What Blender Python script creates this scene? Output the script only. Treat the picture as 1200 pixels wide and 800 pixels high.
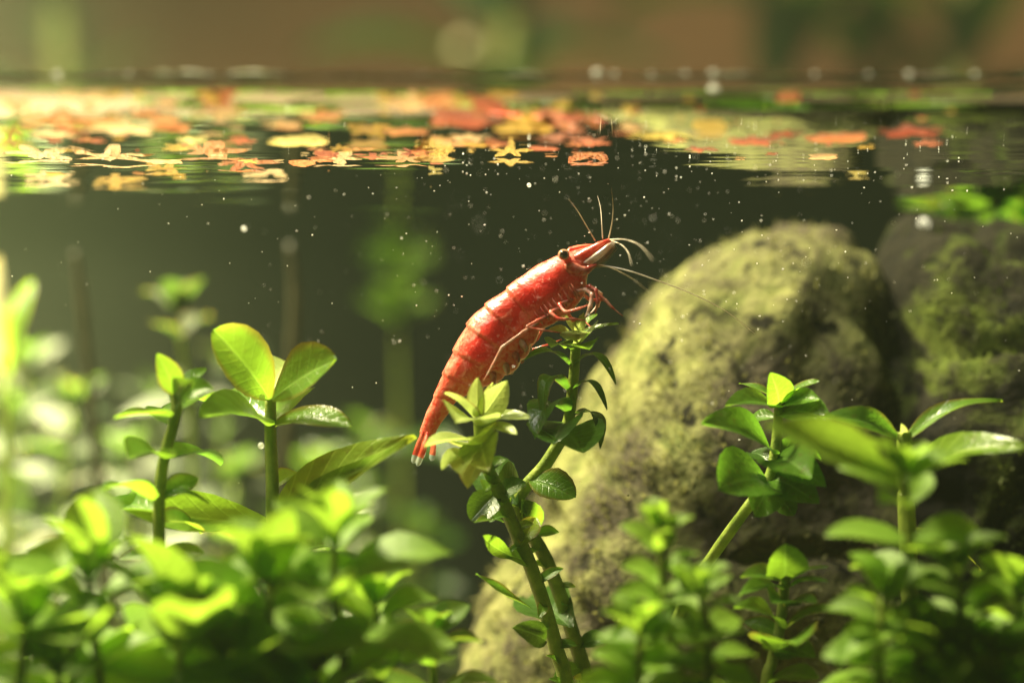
# A red shrimp on a stem plant in a planted aquarium.  1 Blender unit = 1 cm.
import bpy, bmesh, math, random
from mathutils import Vector, Matrix, noise

for o in list(bpy.data.objects): bpy.data.objects.remove(o)
S = bpy.context.scene
COL = S.collection
S.unit_settings.system = 'METRIC'
S.unit_settings.scale_length = 0.01
PI = math.pi
R = random.Random(7)

# ------------------------------------------------------------------ camera
CAM = Vector((0, 0, 5.0))
PITCH = math.radians(1.72)
FPX = 2666.7                       # focal length in photograph pixels (1200 wide)
cd = bpy.data.cameras.new('camera')
cam = bpy.data.objects.new('camera', cd); COL.objects.link(cam)
cam.location = CAM
cam.rotation_euler = (PI / 2 + PITCH, 0, 0)
cd.sensor_width = 36; cd.lens = 80
cd.clip_start = 0.1; cd.clip_end = 1000
cd.dof.use_dof = True
cd.dof.focus_distance = 20.0
cd.dof.aperture_fstop = 0.13      # an entrance pupil of about 5 mm (units are cm)
cd.dof.aperture_blades = 0
S.camera = cam

# ------------------------------------------------------------------ world, lamps, exposure
W = bpy.data.worlds.new('World'); S.world = W; W.use_nodes = True
bg = W.node_tree.nodes['Background']
bg.inputs[0].default_value = (0.55, 0.60, 0.50, 1)
bg.inputs[1].default_value = 0.03

def lamp(name, loc, target, power, size, col):
    l = bpy.data.lights.new(name, 'AREA'); l.shape = 'DISK'; l.size = size; l.energy = power; l.color = col
    o = bpy.data.objects.new(name, l); COL.objects.link(o); o.location = loc
    o.rotation_euler = (Vector(target) - Vector(loc)).to_track_quat('-Z', 'Y').to_euler()
    return o
lamp('aquarium_lamp', (-27, 30, 50), (0.5, 20.5, 5.5), 195000, 9, (1.0, 0.88, 0.56))
lamp('added_fill_lamp', (-22, 6, 52), (0, 20, 5.5), 46000, 12, (1.0, 0.93, 0.82))  # unseen fill lamp, added to brighten the sides facing the camera
def spot(name, loc, target, power, angle, radius, col):
    l = bpy.data.lights.new(name, 'SPOT'); l.energy = power; l.spot_size = math.radians(angle); l.spot_blend = 0.8
    l.shadow_soft_size = radius; l.color = col
    o = bpy.data.objects.new(name, l); COL.objects.link(o); o.location = loc
    o.rotation_euler = (Vector(target) - Vector(loc)).to_track_quat('-Z', 'Y').to_euler()
spot('added_glow_spot', (-24, 54, 42), (-12.5, 31, 3.5), 4200000, 27, 2.0, (1.0, 0.84, 0.50))  # unseen spot, added to make the haze glow at the left

S.view_settings.view_transform = 'Standard'
S.view_settings.look = 'None'
S.view_settings.exposure = 0.25
S.view_settings.gamma = 1.0
S.view_settings.use_curve_mapping = False
S.render.engine = 'CYCLES'
cy = S.cycles
cy.max_bounces = 8; cy.diffuse_bounces = 3; cy.glossy_bounces = 4; cy.transmission_bounces = 4
cy.transparent_max_bounces = 16; cy.volume_bounces = 0
cy.sample_clamp_indirect = 4; cy.sample_clamp_direct = 60
cy.caustics_reflective = False; cy.caustics_refractive = False
cy.use_denoising = True
cy.use_adaptive_sampling = True; cy.adaptive_threshold = 0.02
try: cy.denoiser = 'OPENIMAGEDENOISE'
except Exception: pass

# ------------------------------------------------------------------ helpers
Q = cam.rotation_euler.to_matrix()
def ray(px, py):
    return Q @ Vector(((px - 600) / FPX, -(py - 400) / FPX, -1.0))
def P(px, py, d=20.0):             # a point seen at that place, d cm from the lens plane
    return CAM + ray(px, py) * d
WATER = P(600, 190, 20.0).z
FRONT, BACK, HALF = 16.5, 40.0, 14.0
RISE = P(600, 91, FRONT).z - WATER          # the water climbs about 2 mm up the front pane
def surf(y): return WATER + RISE * math.exp(-(y - FRONT) / 0.22)
def on_water(px, py, dz=0.0):
    r = ray(px, py); y = FRONT + 0.01
    while y < 45:
        t = y / r.y; p = CAM + r * t
        if p.z >= surf(y) + dz: return p
        y += 0.01
    return CAM + r * ((WATER + dz - CAM.z) / r.z)

def tag(o, label=None, cat=None, group=None, kind=None):
    if label: o['label'] = label
    if cat: o['category'] = cat
    if group: o['group'] = group
    if kind: o['kind'] = kind
    return o
def link(name, me, mat=None, parent=None, M=None):
    o = bpy.data.objects.new(name, me); COL.objects.link(o)
    if me is not None and mat is not None and not me.materials: me.materials.append(mat)
    if parent is not None:
        o.parent = parent
        M = M if M is not None else Matrix()
        inv = Matrix.Translation(-world_loc(parent))
        o.matrix_local = inv @ M
    elif M is not None: o.matrix_local = M
    return o
def world_loc(o):
    v = Vector(o.location)
    while o.parent is not None:
        o = o.parent; v = v + Vector(o.location)
    return v
def thing(name, loc, label, cat, group=None):
    o = bpy.data.objects.new(name, None); COL.objects.link(o); o.location = loc
    o.empty_display_size = 0.2
    return tag(o, label, cat, group)
def mesh(name, verts, faces, uv=None, smooth=True):
    me = bpy.data.meshes.new(name); me.from_pydata([tuple(v) for v in verts], [], faces)
    if smooth: me.polygons.foreach_set('use_smooth', [True] * len(faces))
    if uv:
        l = me.uv_layers.new(name='UVMap'); k = 0
        flat = []
        for f in faces:
            for i in f: flat += [uv[i][0], uv[i][1]]
        l.data.foreach_set('uv', flat)
    me.update(); return me
def cat_rom(p, t):
    n = len(p) - 1; t = max(0.0, min(n - 1e-6, t)); i = int(t); f = t - i
    a, b, c, d = p[max(i - 1, 0)], p[i], p[i + 1], p[min(i + 2, n)]
    return 0.5 * ((2 * b) + (c - a) * f + (2 * a - 5 * b + 4 * c - d) * f * f + (3 * b - a - 3 * c + d) * f ** 3)
def tube_mesh(name, pts, rads, sides=8, sub=5, knobs=0.0, sharp=False):
    pts = [Vector(p) for p in pts]; n = (len(pts) - 1) * sub
    V, F, UV = [], [], []
    up = Vector((0.31, -0.9, 0.2)); N = n + 1
    for k in range(N):
        t = k / sub; c = cat_rom(pts, t)
        if sharp:
            i0 = min(int(t), len(pts) - 2); c = c * .3 + pts[i0].lerp(pts[i0 + 1], t - i0) * .7
        dr = (cat_rom(pts, t + 0.05) - cat_rom(pts, t - 0.05))
        if dr.length < 1e-9: dr = pts[-1] - pts[0]
        dr.normalize(); a = dr.cross(up).normalized(); b = a.cross(dr).normalized()
        r = cat_rom([Vector((x, 0, 0)) for x in rads], t).x
        if knobs:
            q = t - round(t); r *= 1 + knobs * math.exp(-(q / 0.12) ** 2)
        for j in range(sides):
            g = 2 * PI * j / sides
            V.append(c + (a * math.cos(g) + b * math.sin(g)) * r); UV.append((j / sides, t))
    for k in range(n):
        for j in range(sides):
            j2 = (j + 1) % sides
            F.append((k * sides + j, k * sides + j2, (k + 1) * sides + j2, (k + 1) * sides + j))
    F.append(tuple(range(sides))[::-1]); F.append(tuple(n * sides + j for j in range(sides)))
    return mesh(name, V, F, UV)
def box_mesh(name, x0, x1, y0, y1, z0, z1):
    V = [(x, y, z) for z in (z0, z1) for y in (y0, y1) for x in (x0, x1)]
    F = [(0, 2, 3, 1), (4, 5, 7, 6), (0, 1, 5, 4), (2, 6, 7, 3), (0, 4, 6, 2), (1, 3, 7, 5)]
    return mesh(name, V, F, smooth=False)
def ball_mesh(name, r=1.0, seg=16, rings=10):
    bm = bmesh.new(); bmesh.ops.create_uvsphere(bm, u_segments=seg, v_segments=rings, radius=r)
    me = bpy.data.meshes.new(name); bm.to_mesh(me); bm.free()
    me.polygons.foreach_set('use_smooth', [True] * len(me.polygons)); return me

# ------------------------------------------------------------------ materials
class NT:
    def __init__(s, name):
        s.m = bpy.data.materials.new(name); s.m.use_nodes = True
        s.t = s.m.node_tree; s.t.nodes.clear()
        s.out = s.n('ShaderNodeOutputMaterial')
    def n(s, kind, **kw):
        x = s.t.nodes.new(kind)
        for k, v in kw.items():
            if k.startswith('i_'):
                key = k[2:]
                key = int(key) if key.isdigit() else key.replace('_', ' ')
                s.put(x.inputs[key], v)
            else: setattr(x, k, v)
        return x
    def put(s, sock, v):
        if isinstance(v, bpy.types.NodeSocket): s.t.links.new(v, sock)
        elif isinstance(v, (tuple, list)) and sock.type == 'RGBA' and len(v) == 3: sock.default_value = (*v, 1)
        else: sock.default_value = v
    def math(s, op, a, b=0.0, c=None):
        x = s.n('ShaderNodeMath', operation=op); s.put(x.inputs[0], a); s.put(x.inputs[1], b)
        if c is not None: s.put(x.inputs[2], c)
        return x.outputs[0]
    def ramp(s, f, stops):
        x = s.n('ShaderNodeValToRGB'); s.put(x.inputs[0], f); e = x.color_ramp.elements
        while len(e) < len(stops): e.new(0.5)
        for el, (p, c) in zip(e, stops):
            el.position = p; el.color = (*c, 1) if len(c) == 3 else c
        return x.outputs[0]
    def mix(s, f, a, b, bl='MIX'):
        x = s.n('ShaderNodeMix', data_type='RGBA', blend_type=bl)
        s.put(x.inputs[0], f); s.put(x.inputs[6], a); s.put(x.inputs[7], b); return x.outputs[2]
    def noise(s, vec, scale, detail=3, rough=0.55, dist=0.0):
        x = s.n('ShaderNodeTexNoise'); s.put(x.inputs['Vector'], vec)
        x.inputs['Scale'].default_value = scale; x.inputs['Detail'].default_value = detail
        x.inputs['Roughness'].default_value = rough; x.inputs['Distortion'].default_value = dist
        return x.outputs[0]
    def mixs(s, f, a, b):
        x = s.n('ShaderNodeMixShader'); s.put(x.inputs[0], f); s.put(x.inputs[1], a); s.put(x.inputs[2], b); return x.outputs[0]
    def bump(s, h, strength, dist=0.02):
        return s.n('ShaderNodeBump', i_Height=h, i_Strength=strength, i_Distance=dist).outputs[0]
    def pr(s, color, rough=0.5, normal=None, **kw):
        x = s.n('ShaderNodeBsdfPrincipled'); s.put(x.inputs['Base Color'], color); s.put(x.inputs['Roughness'], rough)
        if normal is not None: s.put(x.inputs['Normal'], normal)
        for k, v in kw.items(): s.put(x.inputs[k.replace('_', ' ')], v)
        return x.outputs[0]
    def done(s, sh): s.t.links.new(sh, s.out.inputs[0]); return s.m

def leaf_mat(name, dark, light, trans, rough=0.28, tr=0.5, rib=0.5, spots=0.0, aged=0.8):
    t = NT(name)
    uvn = t.n('ShaderNodeUVMap').outputs[0]
    sep = t.n('ShaderNodeSeparateXYZ', i_0=uvn)
    u, v = sep.outputs[0], sep.outputs[1]
    rnd = t.n('ShaderNodeObjectInfo').outputs['Random']
    obj = t.n('ShaderNodeTexCoord').outputs['Object']
    nz = t.noise(obj, 5.0, 4)
    f = t.math('ADD', t.math('MULTIPLY', nz, 1.1), t.math('SUBTRACT', t.math('MULTIPLY', rnd, 0.7), 0.4))
    col = t.mix(f, dark, light)
    tcol = t.mix(f, tuple(c * 0.62 for c in trans), trans)
    au = t.math('ABSOLUTE', u)
    rb = t.math('SUBTRACT', 1.0, t.math('SMOOTHSTEP', au, 0.02, 0.11) if False else t.math('MINIMUM', t.math('MULTIPLY', au, 9.0), 1.0))
    # side veins sweep forward from the midrib
    vv = t.math('SINE', t.math('MULTIPLY', t.math('SUBTRACT', v, t.math('MULTIPLY', au, 0.22)), 46.0))
    vn = t.math('POWER', t.math('MAXIMUM', vv, 0.0), 10.0)
    vein = t.math('MAXIMUM', rb, t.math('MULTIPLY', vn, 0.35))
    col = t.mix(t.math('MULTIPLY', vein, rib), col, tuple(min(1, c * 1.7 + 0.05) for c in light))
    tcol = t.mix(t.math('MULTIPLY', vein, rib * 0.8), tcol, tuple(min(1, c * 1.25 + 0.04) for c in trans))
    if spots:
        sp = t.ramp(t.noise(obj, 14.0, 2), [(0.62, (0, 0, 0)), (0.70, (1, 1, 1))])
        col = t.mix(t.math('MULTIPLY', sp, spots), col, (0.10, 0.05, 0.02))
        tcol = t.mix(t.math('MULTIPLY', sp, spots), tcol, (0.16, 0.07, 0.02))
    h = t.math('ADD', t.math('MULTIPLY', vein, -0.5), t.math('MULTIPLY', t.noise(obj, 22.0, 2), 0.6))
    nm = t.bump(h, 0.35, 0.03)
    old = t.math('MULTIPLY', t.ramp(au, [(0.70, (0, 0, 0)), (1.0, (1, 1, 1))]), t.ramp(t.math('ADD', rnd, t.math('MULTIPLY', nz, 0.5)), [(0.85, (0, 0, 0)), (1.1, (aged, aged, aged))]))
    col = t.mix(old, col, (0.16, 0.10, 0.02)); tcol = t.mix(old, tcol, (0.30, 0.20, 0.03))
    a = t.pr(col, rough, nm, Specular_IOR_Level=0.4)
    b = t.n('ShaderNodeBsdfTranslucent', i_Color=tcol, i_Normal=nm).outputs[0]
    return t.done(t.mixs(tr, a, b))

def stem_mat(name, a, b, rough=0.4):
    t = NT(name); obj = t.n('ShaderNodeTexCoord').outputs['Object']
    f = t.noise(obj, 6.0, 4); col = t.mix(t.ramp(f, [(0.35, (0, 0, 0)), (0.65, (1, 1, 1))]), a, b)
    fine = t.noise(obj, 40.0, 2)
    nm = t.bump(fine, 0.4, 0.02)
    return t.done(t.mixs(0.4, t.pr(col, rough, nm), t.n('ShaderNodeBsdfTranslucent', i_Color=col, i_Normal=nm).outputs[0]))

M = {}
M['leaf'] = leaf_mat('leaf_green', (0.06, 0.15, 0.014), (0.12, 0.24, 0.022), (0.30, 0.54, 0.030), tr=0.62, rib=0.6, spots=0.12)
M['leaf_deep'] = leaf_mat('leaf_deep_green', (0.035, 0.095, 0.008), (0.08, 0.17, 0.012), (0.18, 0.42, 0.025), tr=0.6, spots=0.35)
M['leaf_dark'] = leaf_mat('leaf_dark_green', (0.022, 0.060, 0.008), (0.05, 0.11, 0.012), (0.13, 0.25, 0.015), tr=0.5)
M['leaf_soft'] = leaf_mat('leaf_soft_green', (0.14, 0.27, 0.024), (0.23, 0.39, 0.038), (0.36, 0.58, 0.045), rough=0.5, aged=0.15, tr=0.62)
M['leaf_soft_deep'] = leaf_mat('leaf_soft_deep_green', (0.07, 0.15, 0.014), (0.13, 0.24, 0.02), (0.24, 0.44, 0.03), rough=0.5, tr=0.6)
M['leaf_pale'] = leaf_mat('leaf_pale', (0.32, 0.42, 0.10), (0.50, 0.58, 0.20), (0.62, 0.76, 0.18), rough=0.22, tr=0.5)
M['leaf_vein'] = leaf_mat('leaf_veined', (0.09, 0.18, 0.014), (0.20, 0.30, 0.03), (0.50, 0.62, 0.04), tr=0.55, rib=0.9, spots=0.25)
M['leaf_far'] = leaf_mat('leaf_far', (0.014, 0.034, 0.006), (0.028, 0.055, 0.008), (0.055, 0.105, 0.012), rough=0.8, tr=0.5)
M['leaf_cream'] = leaf_mat('leaf_cream', (0.30, 0.30, 0.14), (0.42, 0.40, 0.22), (0.45, 0.42, 0.18), rough=0.6, tr=0.45)
M['stem'] = stem_mat('stem_green', (0.16, 0.24, 0.03), (0.30, 0.38, 0.06))
M['stem_brown'] = stem_mat('stem_brown', (0.13, 0.13, 0.025), (0.24, 0.28, 0.05))
M['stem_pale'] = stem_mat('stem_pale', (0.05, 0.05, 0.02), (0.09, 0.085, 0.04))

def water_mat():
    t = NT('water_surface')
    g = t.n('ShaderNodeNewGeometry').outputs['Position']
    mp = t.n('ShaderNodeMapping', i_Vector=g); mp.inputs['Scale'].default_value = (0.22, 1.0, 1.0)
    nz = t.noise(mp.outputs[0], 0.9, 3)
    nm = t.bump(nz, 0.09, 0.25)
    fr = t.n('ShaderNodeFresnel', i_IOR=1.33, i_Normal=nm).outputs[0]
    gl = t.n('ShaderNodeBsdfGlossy', i_Color=(0.93, 0.96, 0.92), i_Roughness=0.02, i_Normal=nm).outputs[0]
    tr = t.n('ShaderNodeBsdfTransparent').outputs[0]
    return t.done(t.mixs(fr, tr, gl))
M['water'] = water_mat()
def glass_mat(name, tint):
    t = NT(name)
    fr = t.n('ShaderNodeFresnel', i_IOR=1.2).outputs[0]
    gl = t.n('ShaderNodeBsdfGlossy', i_Roughness=0.02).outputs[0]
    tr = t.n('ShaderNodeBsdfTransparent', i_Color=tint).outputs[0]
    return t.done(t.mixs(fr, tr, gl))
M['glass'] = glass_mat('clear_glass', (0.98, 0.99, 0.98))
def flat(name, c1, c2, scale, rough=0.8, bumpd=0.1, spec=0.3):
    t = NT(name); obj = t.n('ShaderNodeTexCoord').outputs['Object']
    f = t.noise(obj, scale, 5)
    return t.done(t.pr(t.mix(f, c1, c2), rough, t.bump(f, 0.5, bumpd), Specular_IOR_Level=spec))
M['backfilm'] = flat('dark_back_film', (0.003, 0.004, 0.003), (0.007, 0.009, 0.006), 0.25, 0.9, 0.02, 0.0)
M['soil'] = flat('dark_soil', (0.02, 0.015, 0.01), (0.07, 0.05, 0.03), 3.0, 0.95, 0.3)
M['table'] = flat('table_wood', (0.10, 0.06, 0.035), (0.16, 0.10, 0.06), 0.4, 0.5, 0.02)
M['wall'] = flat('brown_wall', (0.07, 0.038, 0.026), (0.50, 0.26, 0.11), 0.05, 0.9, 0.05)

# ------------------------------------------------------------------ the setting
tab = link('table', box_mesh('table', -90, 90, 8, 128, -2.5, -1.0), M['table']); tag(tab, kind='structure')
wl = link('wall', box_mesh('wall', -90, 90, 128, 130, -2.4, 90), M['wall']); tag(wl, kind='structure')

# soil: an uneven bed between the panes
V, F = [], []
nx, ny = 70, 70
for j in range(ny + 1):
    for i in range(nx + 1):
        x = -HALF + 0.1 + (2 * HALF - 0.2) * i / nx; y = FRONT + 0.1 + (BACK - FRONT - 0.3) * j / ny
        z = 0.25 * noise.noise(Vector((x * 0.4, y * 0.4, 0))) + 0.12 * noise.noise(Vector((x * 2.1, y * 2.1, 3)))
        V.append((x, y, z))
for j in range(ny):
    for i in range(nx):
        a = j * (nx + 1) + i; F.append((a, a + 1, a + nx + 2, a + nx + 1))
tag(link('soil', mesh('soil', V, F), M['soil']), kind='structure')

tank = thing('aquarium', (0, FRONT, -0.9), 'clear glass aquarium with a dark back pane, holding the shrimp and plants', 'aquarium')
TOP = 8.4
link('front_pane', box_mesh('front_pane', -HALF, HALF, FRONT - 0.3, FRONT, -0.9, 15), M['glass'], tank)
link('back_pane', box_mesh('back_pane', -HALF, HALF, BACK, BACK + 0.3, -0.9, TOP), M['backfilm'], tank)
for s in (-1, 1):
    link('side_pane', box_mesh('side_pane', s * HALF - 0.15, s * HALF + 0.15, FRONT + 0.002, BACK - 0.002, -0.9, 15), M['glass'], tank)
link('bottom_pane', box_mesh('bottom_pane', -HALF, HALF, FRONT + 0.003, BACK - 0.003, -0.998, -0.7), M['glass'], tank)

# water surface, seen from below; it climbs the front pane in a meniscus
V, F = [], []
ys = [FRONT + 0.001 + 0.03 * k for k in range(36)] + [FRONT + 1.08 + (BACK - FRONT - 1.10) * (k / 110) ** 1.3 for k in range(1, 111)]
nx = 150
for y in ys:
    for i in range(nx + 1):
        x = -HALF + 0.16 + (2 * HALF - 0.32) * i / nx
        z = surf(y) * 1.0 + 0.010 * noise.noise(Vector((x * 0.9, y * .3, 8.0))) * math.exp(-(y - FRONT) / .5) + 0.012 * noise.noise(Vector((x * 0.35, y * 1.1, 5.0)))
        V.append((x, y, z))
for j in range(len(ys) - 1):
    for i in range(nx):
        a = j * (nx + 1) + i; F.append((a, a + 1, a + nx + 2, a + nx + 1))
tag(link('water', mesh('water', V, F), M['water']), kind='structure')

# ------------------------------------------------------------------ rocks
def rock_mat(name, lo, hi, alg_a, alg_b, st_a, st_b):
    t = NT(name); obj = t.n('ShaderNodeTexCoord').outputs['Object']
    big = t.noise(obj, 0.6, 4, 0.6, 0.5); mid = t.noise(obj, 2.1, 6, 0.7, 0.8); fine = t.noise(obj, 7.0, 4, 0.65)
    alg = t.mix(t.ramp(mid, [(0.34, (0, 0, 0)), (0.66, (1, 1, 1))]), alg_a, alg_b)
    stone = t.mix(fine, st_a, st_b)
    f = t.math('ADD', t.math('MULTIPLY', big, 0.75), t.math('MULTIPLY', mid, 0.5))
    col = t.mix(t.ramp(f, [(lo, (1, 1, 1)), (hi, (0, 0, 0))]), stone, alg)
    pit = t.noise(obj, 3.2, 3, 0.6, 0.3)
    col = t.mix(t.ramp(pit, [(0.33, (1, 1, 1)), (0.44, (0, 0, 0))]), col, st_a)
    col = t.mix(t.ramp(fine, [(0.32, (1, 1, 1)), (0.42, (0, 0, 0))]), col, st_a)
    h = t.math('ADD', mid, t.math('MULTIPLY', fine, 0.5))
    return t.done(t.pr(col, 0.9, t.bump(h, 0.6, 0.25), Specular_IOR_Level=0.08))
M['rock'] = rock_mat('algae_rock', 0.53, 0.68, (0.055, 0.066, 0.016), (0.30, 0.30, 0.10), (0.010, 0.009, 0.005), (0.085, 0.072, 0.042))
M['rock_shaded'] = rock_mat('shaded_rock', 0.50, 0.62, (0.016, 0.026, 0.004), (0.11, 0.14, 0.018), (0.003, 0.003, 0.002), (0.016, 0.014, 0.007))  # the right rock's shade is put into this darker colour
M['fuzz'] = leaf_mat('algae_tuft', (0.07, 0.08, 0.018), (0.28, 0.27, 0.09), (0.22, 0.22, 0.06), rough=0.8, tr=0.4)
M['fuzz_shaded'] = leaf_mat('algae_tuft_shaded', (0.012, 0.02, 0.004), (0.06, 0.08, 0.012), (0.06, 0.09, 0.01), rough=0.8, tr=0.4)  # tufts of the right rock, darkened for its shade too
def rock(name, label, outline, ctr, d, deep, seed, amp, mat='rock'):
    """outline: photograph points round the stone, which is deep cm thick either way at distance d"""
    c = P(*ctr, d); pts = [P(x, y, d) - c for x, y in outline]
    an = sorted((math.atan2(p.z, p.x), math.hypot(p.x, p.z)) for p in pts)
    an = [(an[-1][0] - 2 * PI, an[-1][1])] + an + [(an[0][0] + 2 * PI, an[0][1])]
    def rad(th):
        for (a0, r0), (a1, r1) in zip(an, an[1:]):
            if a0 <= th <= a1:
                f = (th - a0) / max(1e-6, a1 - a0); return r0 + (r1 - r0) * f
        return an[0][1]
    nu, nv = 150, 90; V, F = [], []
    for j in range(nv + 1):
        ph = -PI / 2 + PI * j / nv
        for i in range(nu):
            th = -PI + 2 * PI * i / nu
            r = sum(rad((th + k + PI) % (2 * PI) - PI) for k in (-0.08, -0.04, 0, 0.04, 0.08)) / 5
            k = max(0.0, math.cos(ph)) ** 0.75
            v = Vector((r * k * math.cos(th), deep * math.sin(ph), r * k * math.sin(th)))
            q = v * 0.42 + Vector((seed, 0, 0))
            dn = noise.fractal(q, 0.9, 2.1, 5) * amp + 0.35 * amp * noise.noise(q * 3.7)
            crack = abs(noise.noise(q * 1.3 + Vector((9, 2, 1)))); dn -= amp * 0.7 * max(0, 0.12 - crack) / 0.12
            V.append(v + v.normalized() * dn)
    for j in range(nv):
        for i in range(nu):
            i2 = (i + 1) % nu; F.append((j * nu + i, j * nu + i2, (j + 1) * nu + i2, (j + 1) * nu + i))
    o = link(name, mesh(name, V, F), M[mat], M=Matrix.Translation(c))
    # short algae tufts over the upper stone
    rr = random.Random(seed); fv, ff, uvs = [], [], []
    for _ in range(9000):
        j = int(nv * (0.04 + 0.75 * rr.random())); i = rr.randrange(nu); p = V[j * nu + i]
        if p.z < -1.2 or noise.noise(p * .9 + Vector((seed, 4, 4))) < -.12: continue
        nn = (p.normalized() + Vector((rr.uniform(-.7, .7), rr.uniform(-.7, .7), rr.uniform(-.3, .9)))).normalized()
        q = p + Vector((rr.uniform(-.05, .05), rr.uniform(-.05, .05), rr.uniform(-.05, .05)))
        sd = nn.cross(Vector((rr.uniform(-1, 1), rr.uniform(-1, 1), rr.uniform(-1, 1)))).normalized() * rr.uniform(.008, .02); L = rr.uniform(.03, .06) if rr.random() < .8 else rr.uniform(.06, .13); k = len(fv)
        fv += [q - sd - nn * .03, q + sd - nn * .03, q + nn * L]; uvs += [(-1, 0), (1, 0), (.3, 1)]; ff.append((k, k + 1, k + 2))
    z = link('algae_tufts', mesh('algae_tufts', fv, ff, uvs), M['fuzz' if mat == 'rock' else 'fuzz_shaded']); z.parent = o; z['kind'] = 'stuff'
    return tag(o, label, 'rock')
rock('boulder', 'large rounded algae covered rock right behind the shrimp', [(520, 900), (552, 760), (590, 660), (640, 600), (680, 500), (715, 410), (770, 340), (830, 295), (900, 272),
     (960, 268), (1010, 282), (1040, 330), (1055, 420), (1070, 560), (1080, 760), (1060, 900), (800, 960)], (830, 640), 23.5, 1.9, 3.0, 0.24)
rock('boulder', 'rock at the right edge with its shade put into the dark colour, behind and beside the large one', [(1030, 420), (1045, 340), (1075, 290), (1120, 270), (1200, 262), (1300, 300), (1360, 480), (1360, 900), (1180, 960), (1020, 900), (1020, 560)],
     (1190, 620), 23.6, 2.0, 21.0, 0.4, 'rock_shaded')

# ------------------------------------------------------------------ leaves and plants
LEAVES = {}
def leaf_mesh(wr, arch, fold, prof, curl, wavy, res, mat):
    key = (round(wr, 2), round(arch, 2), round(fold, 2), prof, round(curl, 2), wavy, res, mat)
    if key in LEAVES: return LEAVES[key]
    nv, nu = (18, 8) if res else (9, 4)
    V, F, UV = [], [], []
    pa = {'round': (1.15, 0.62), 'lance': (0.85, 0.95), 'spoon': (1.5, 0.75), 'oval': (1.0, 0.75)}[prof]
    rr = random.Random(repr(key))
    for j in range(nv + 1):
        v = 0.5 - 0.5 * math.cos(PI * j / nv)
        if prof in ('spoon', 'round'):
            cm = 0.60 if prof == 'spoon' else 0.52
            q = (v - cm) / (1 - cm) if v > cm else (cm - v) / cm
            w = (math.sqrt(max(0.0, 1 - q * q)) if v > cm else (1 - q ** 1.8)) * wr * 0.5 + 0.018 * (1 - v) + 0.001
        else: w = (max(0.0, math.sin(PI * (v ** pa[0]))) ** pa[1]) * wr * 0.5 + 0.018 * (1 - v) + 0.002
        zc = arch * math.sin(PI * v) - curl * max(0, v - 0.6) ** 2 * 4
        for i in range(nu + 1):
            u = -1 + 2 * i / nu
            x = u * w
            if wavy and abs(u) > 0.9: x *= 1 + (0.035 if j % 2 else -0.015) * rr.uniform(.3, 1)
            z = zc + fold * abs(u) ** 1.4 * w * 2 - (0.25 * curl * abs(u) ** 3 * w * 2)
            z += 0.02 * math.sin(v * 7 + u * 2.0 + 9 * wr) * abs(u)
            V.append((x, v, z)); UV.append((u, v))
    for j in range(nv):
        for i in range(nu):
            a = j * (nu + 1) + i; F.append((a, a + 1, a + nu + 2, a + nu + 1))
    me = mesh('leaf', V, F, UV); me.materials.append(M[mat]); LEAVES[key] = me
    return me
def leaf(parent, B, T, N, wr=0.5, arch=0.08, fold=0.2, prof='oval', curl=0.0, mat='leaf', res=True, wavy=True, name='leaf', label=None):
    d = T - B; L = d.length; y = d / L
    x = y.cross(Vector(N)).normalized(); z = x.cross(y).normalized()
    m = Matrix((x, y, z)).transposed().to_4x4()
    mm = Matrix.Translation(B) @ m @ Matrix.Scale(L, 4)
    o = link(name, leaf_mesh(wr, arch, fold, prof, curl, wavy, res, mat), None, parent, mm)
    if label: o['label'] = label
    return o
def stem(parent, pts, r0, r1, mat='stem', sides=8, name='stem'):
    k = len(pts); rads = [r0 + (r1 - r0) * i / (k - 1) for i in range(k)]
    me = tube_mesh(name, pts, rads, sides, 5)
    base = world_loc(parent)
    for v in me.vertices: v.co -= base
    return link(name, me, M[mat], parent, Matrix.Translation(base))
def soil_foot(p, lean=(0, 0)):       # where a stem that leaves the picture at p enters the soil
    return Vector((p.x + lean[0], p.y + lean[1], 0.0))

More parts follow.
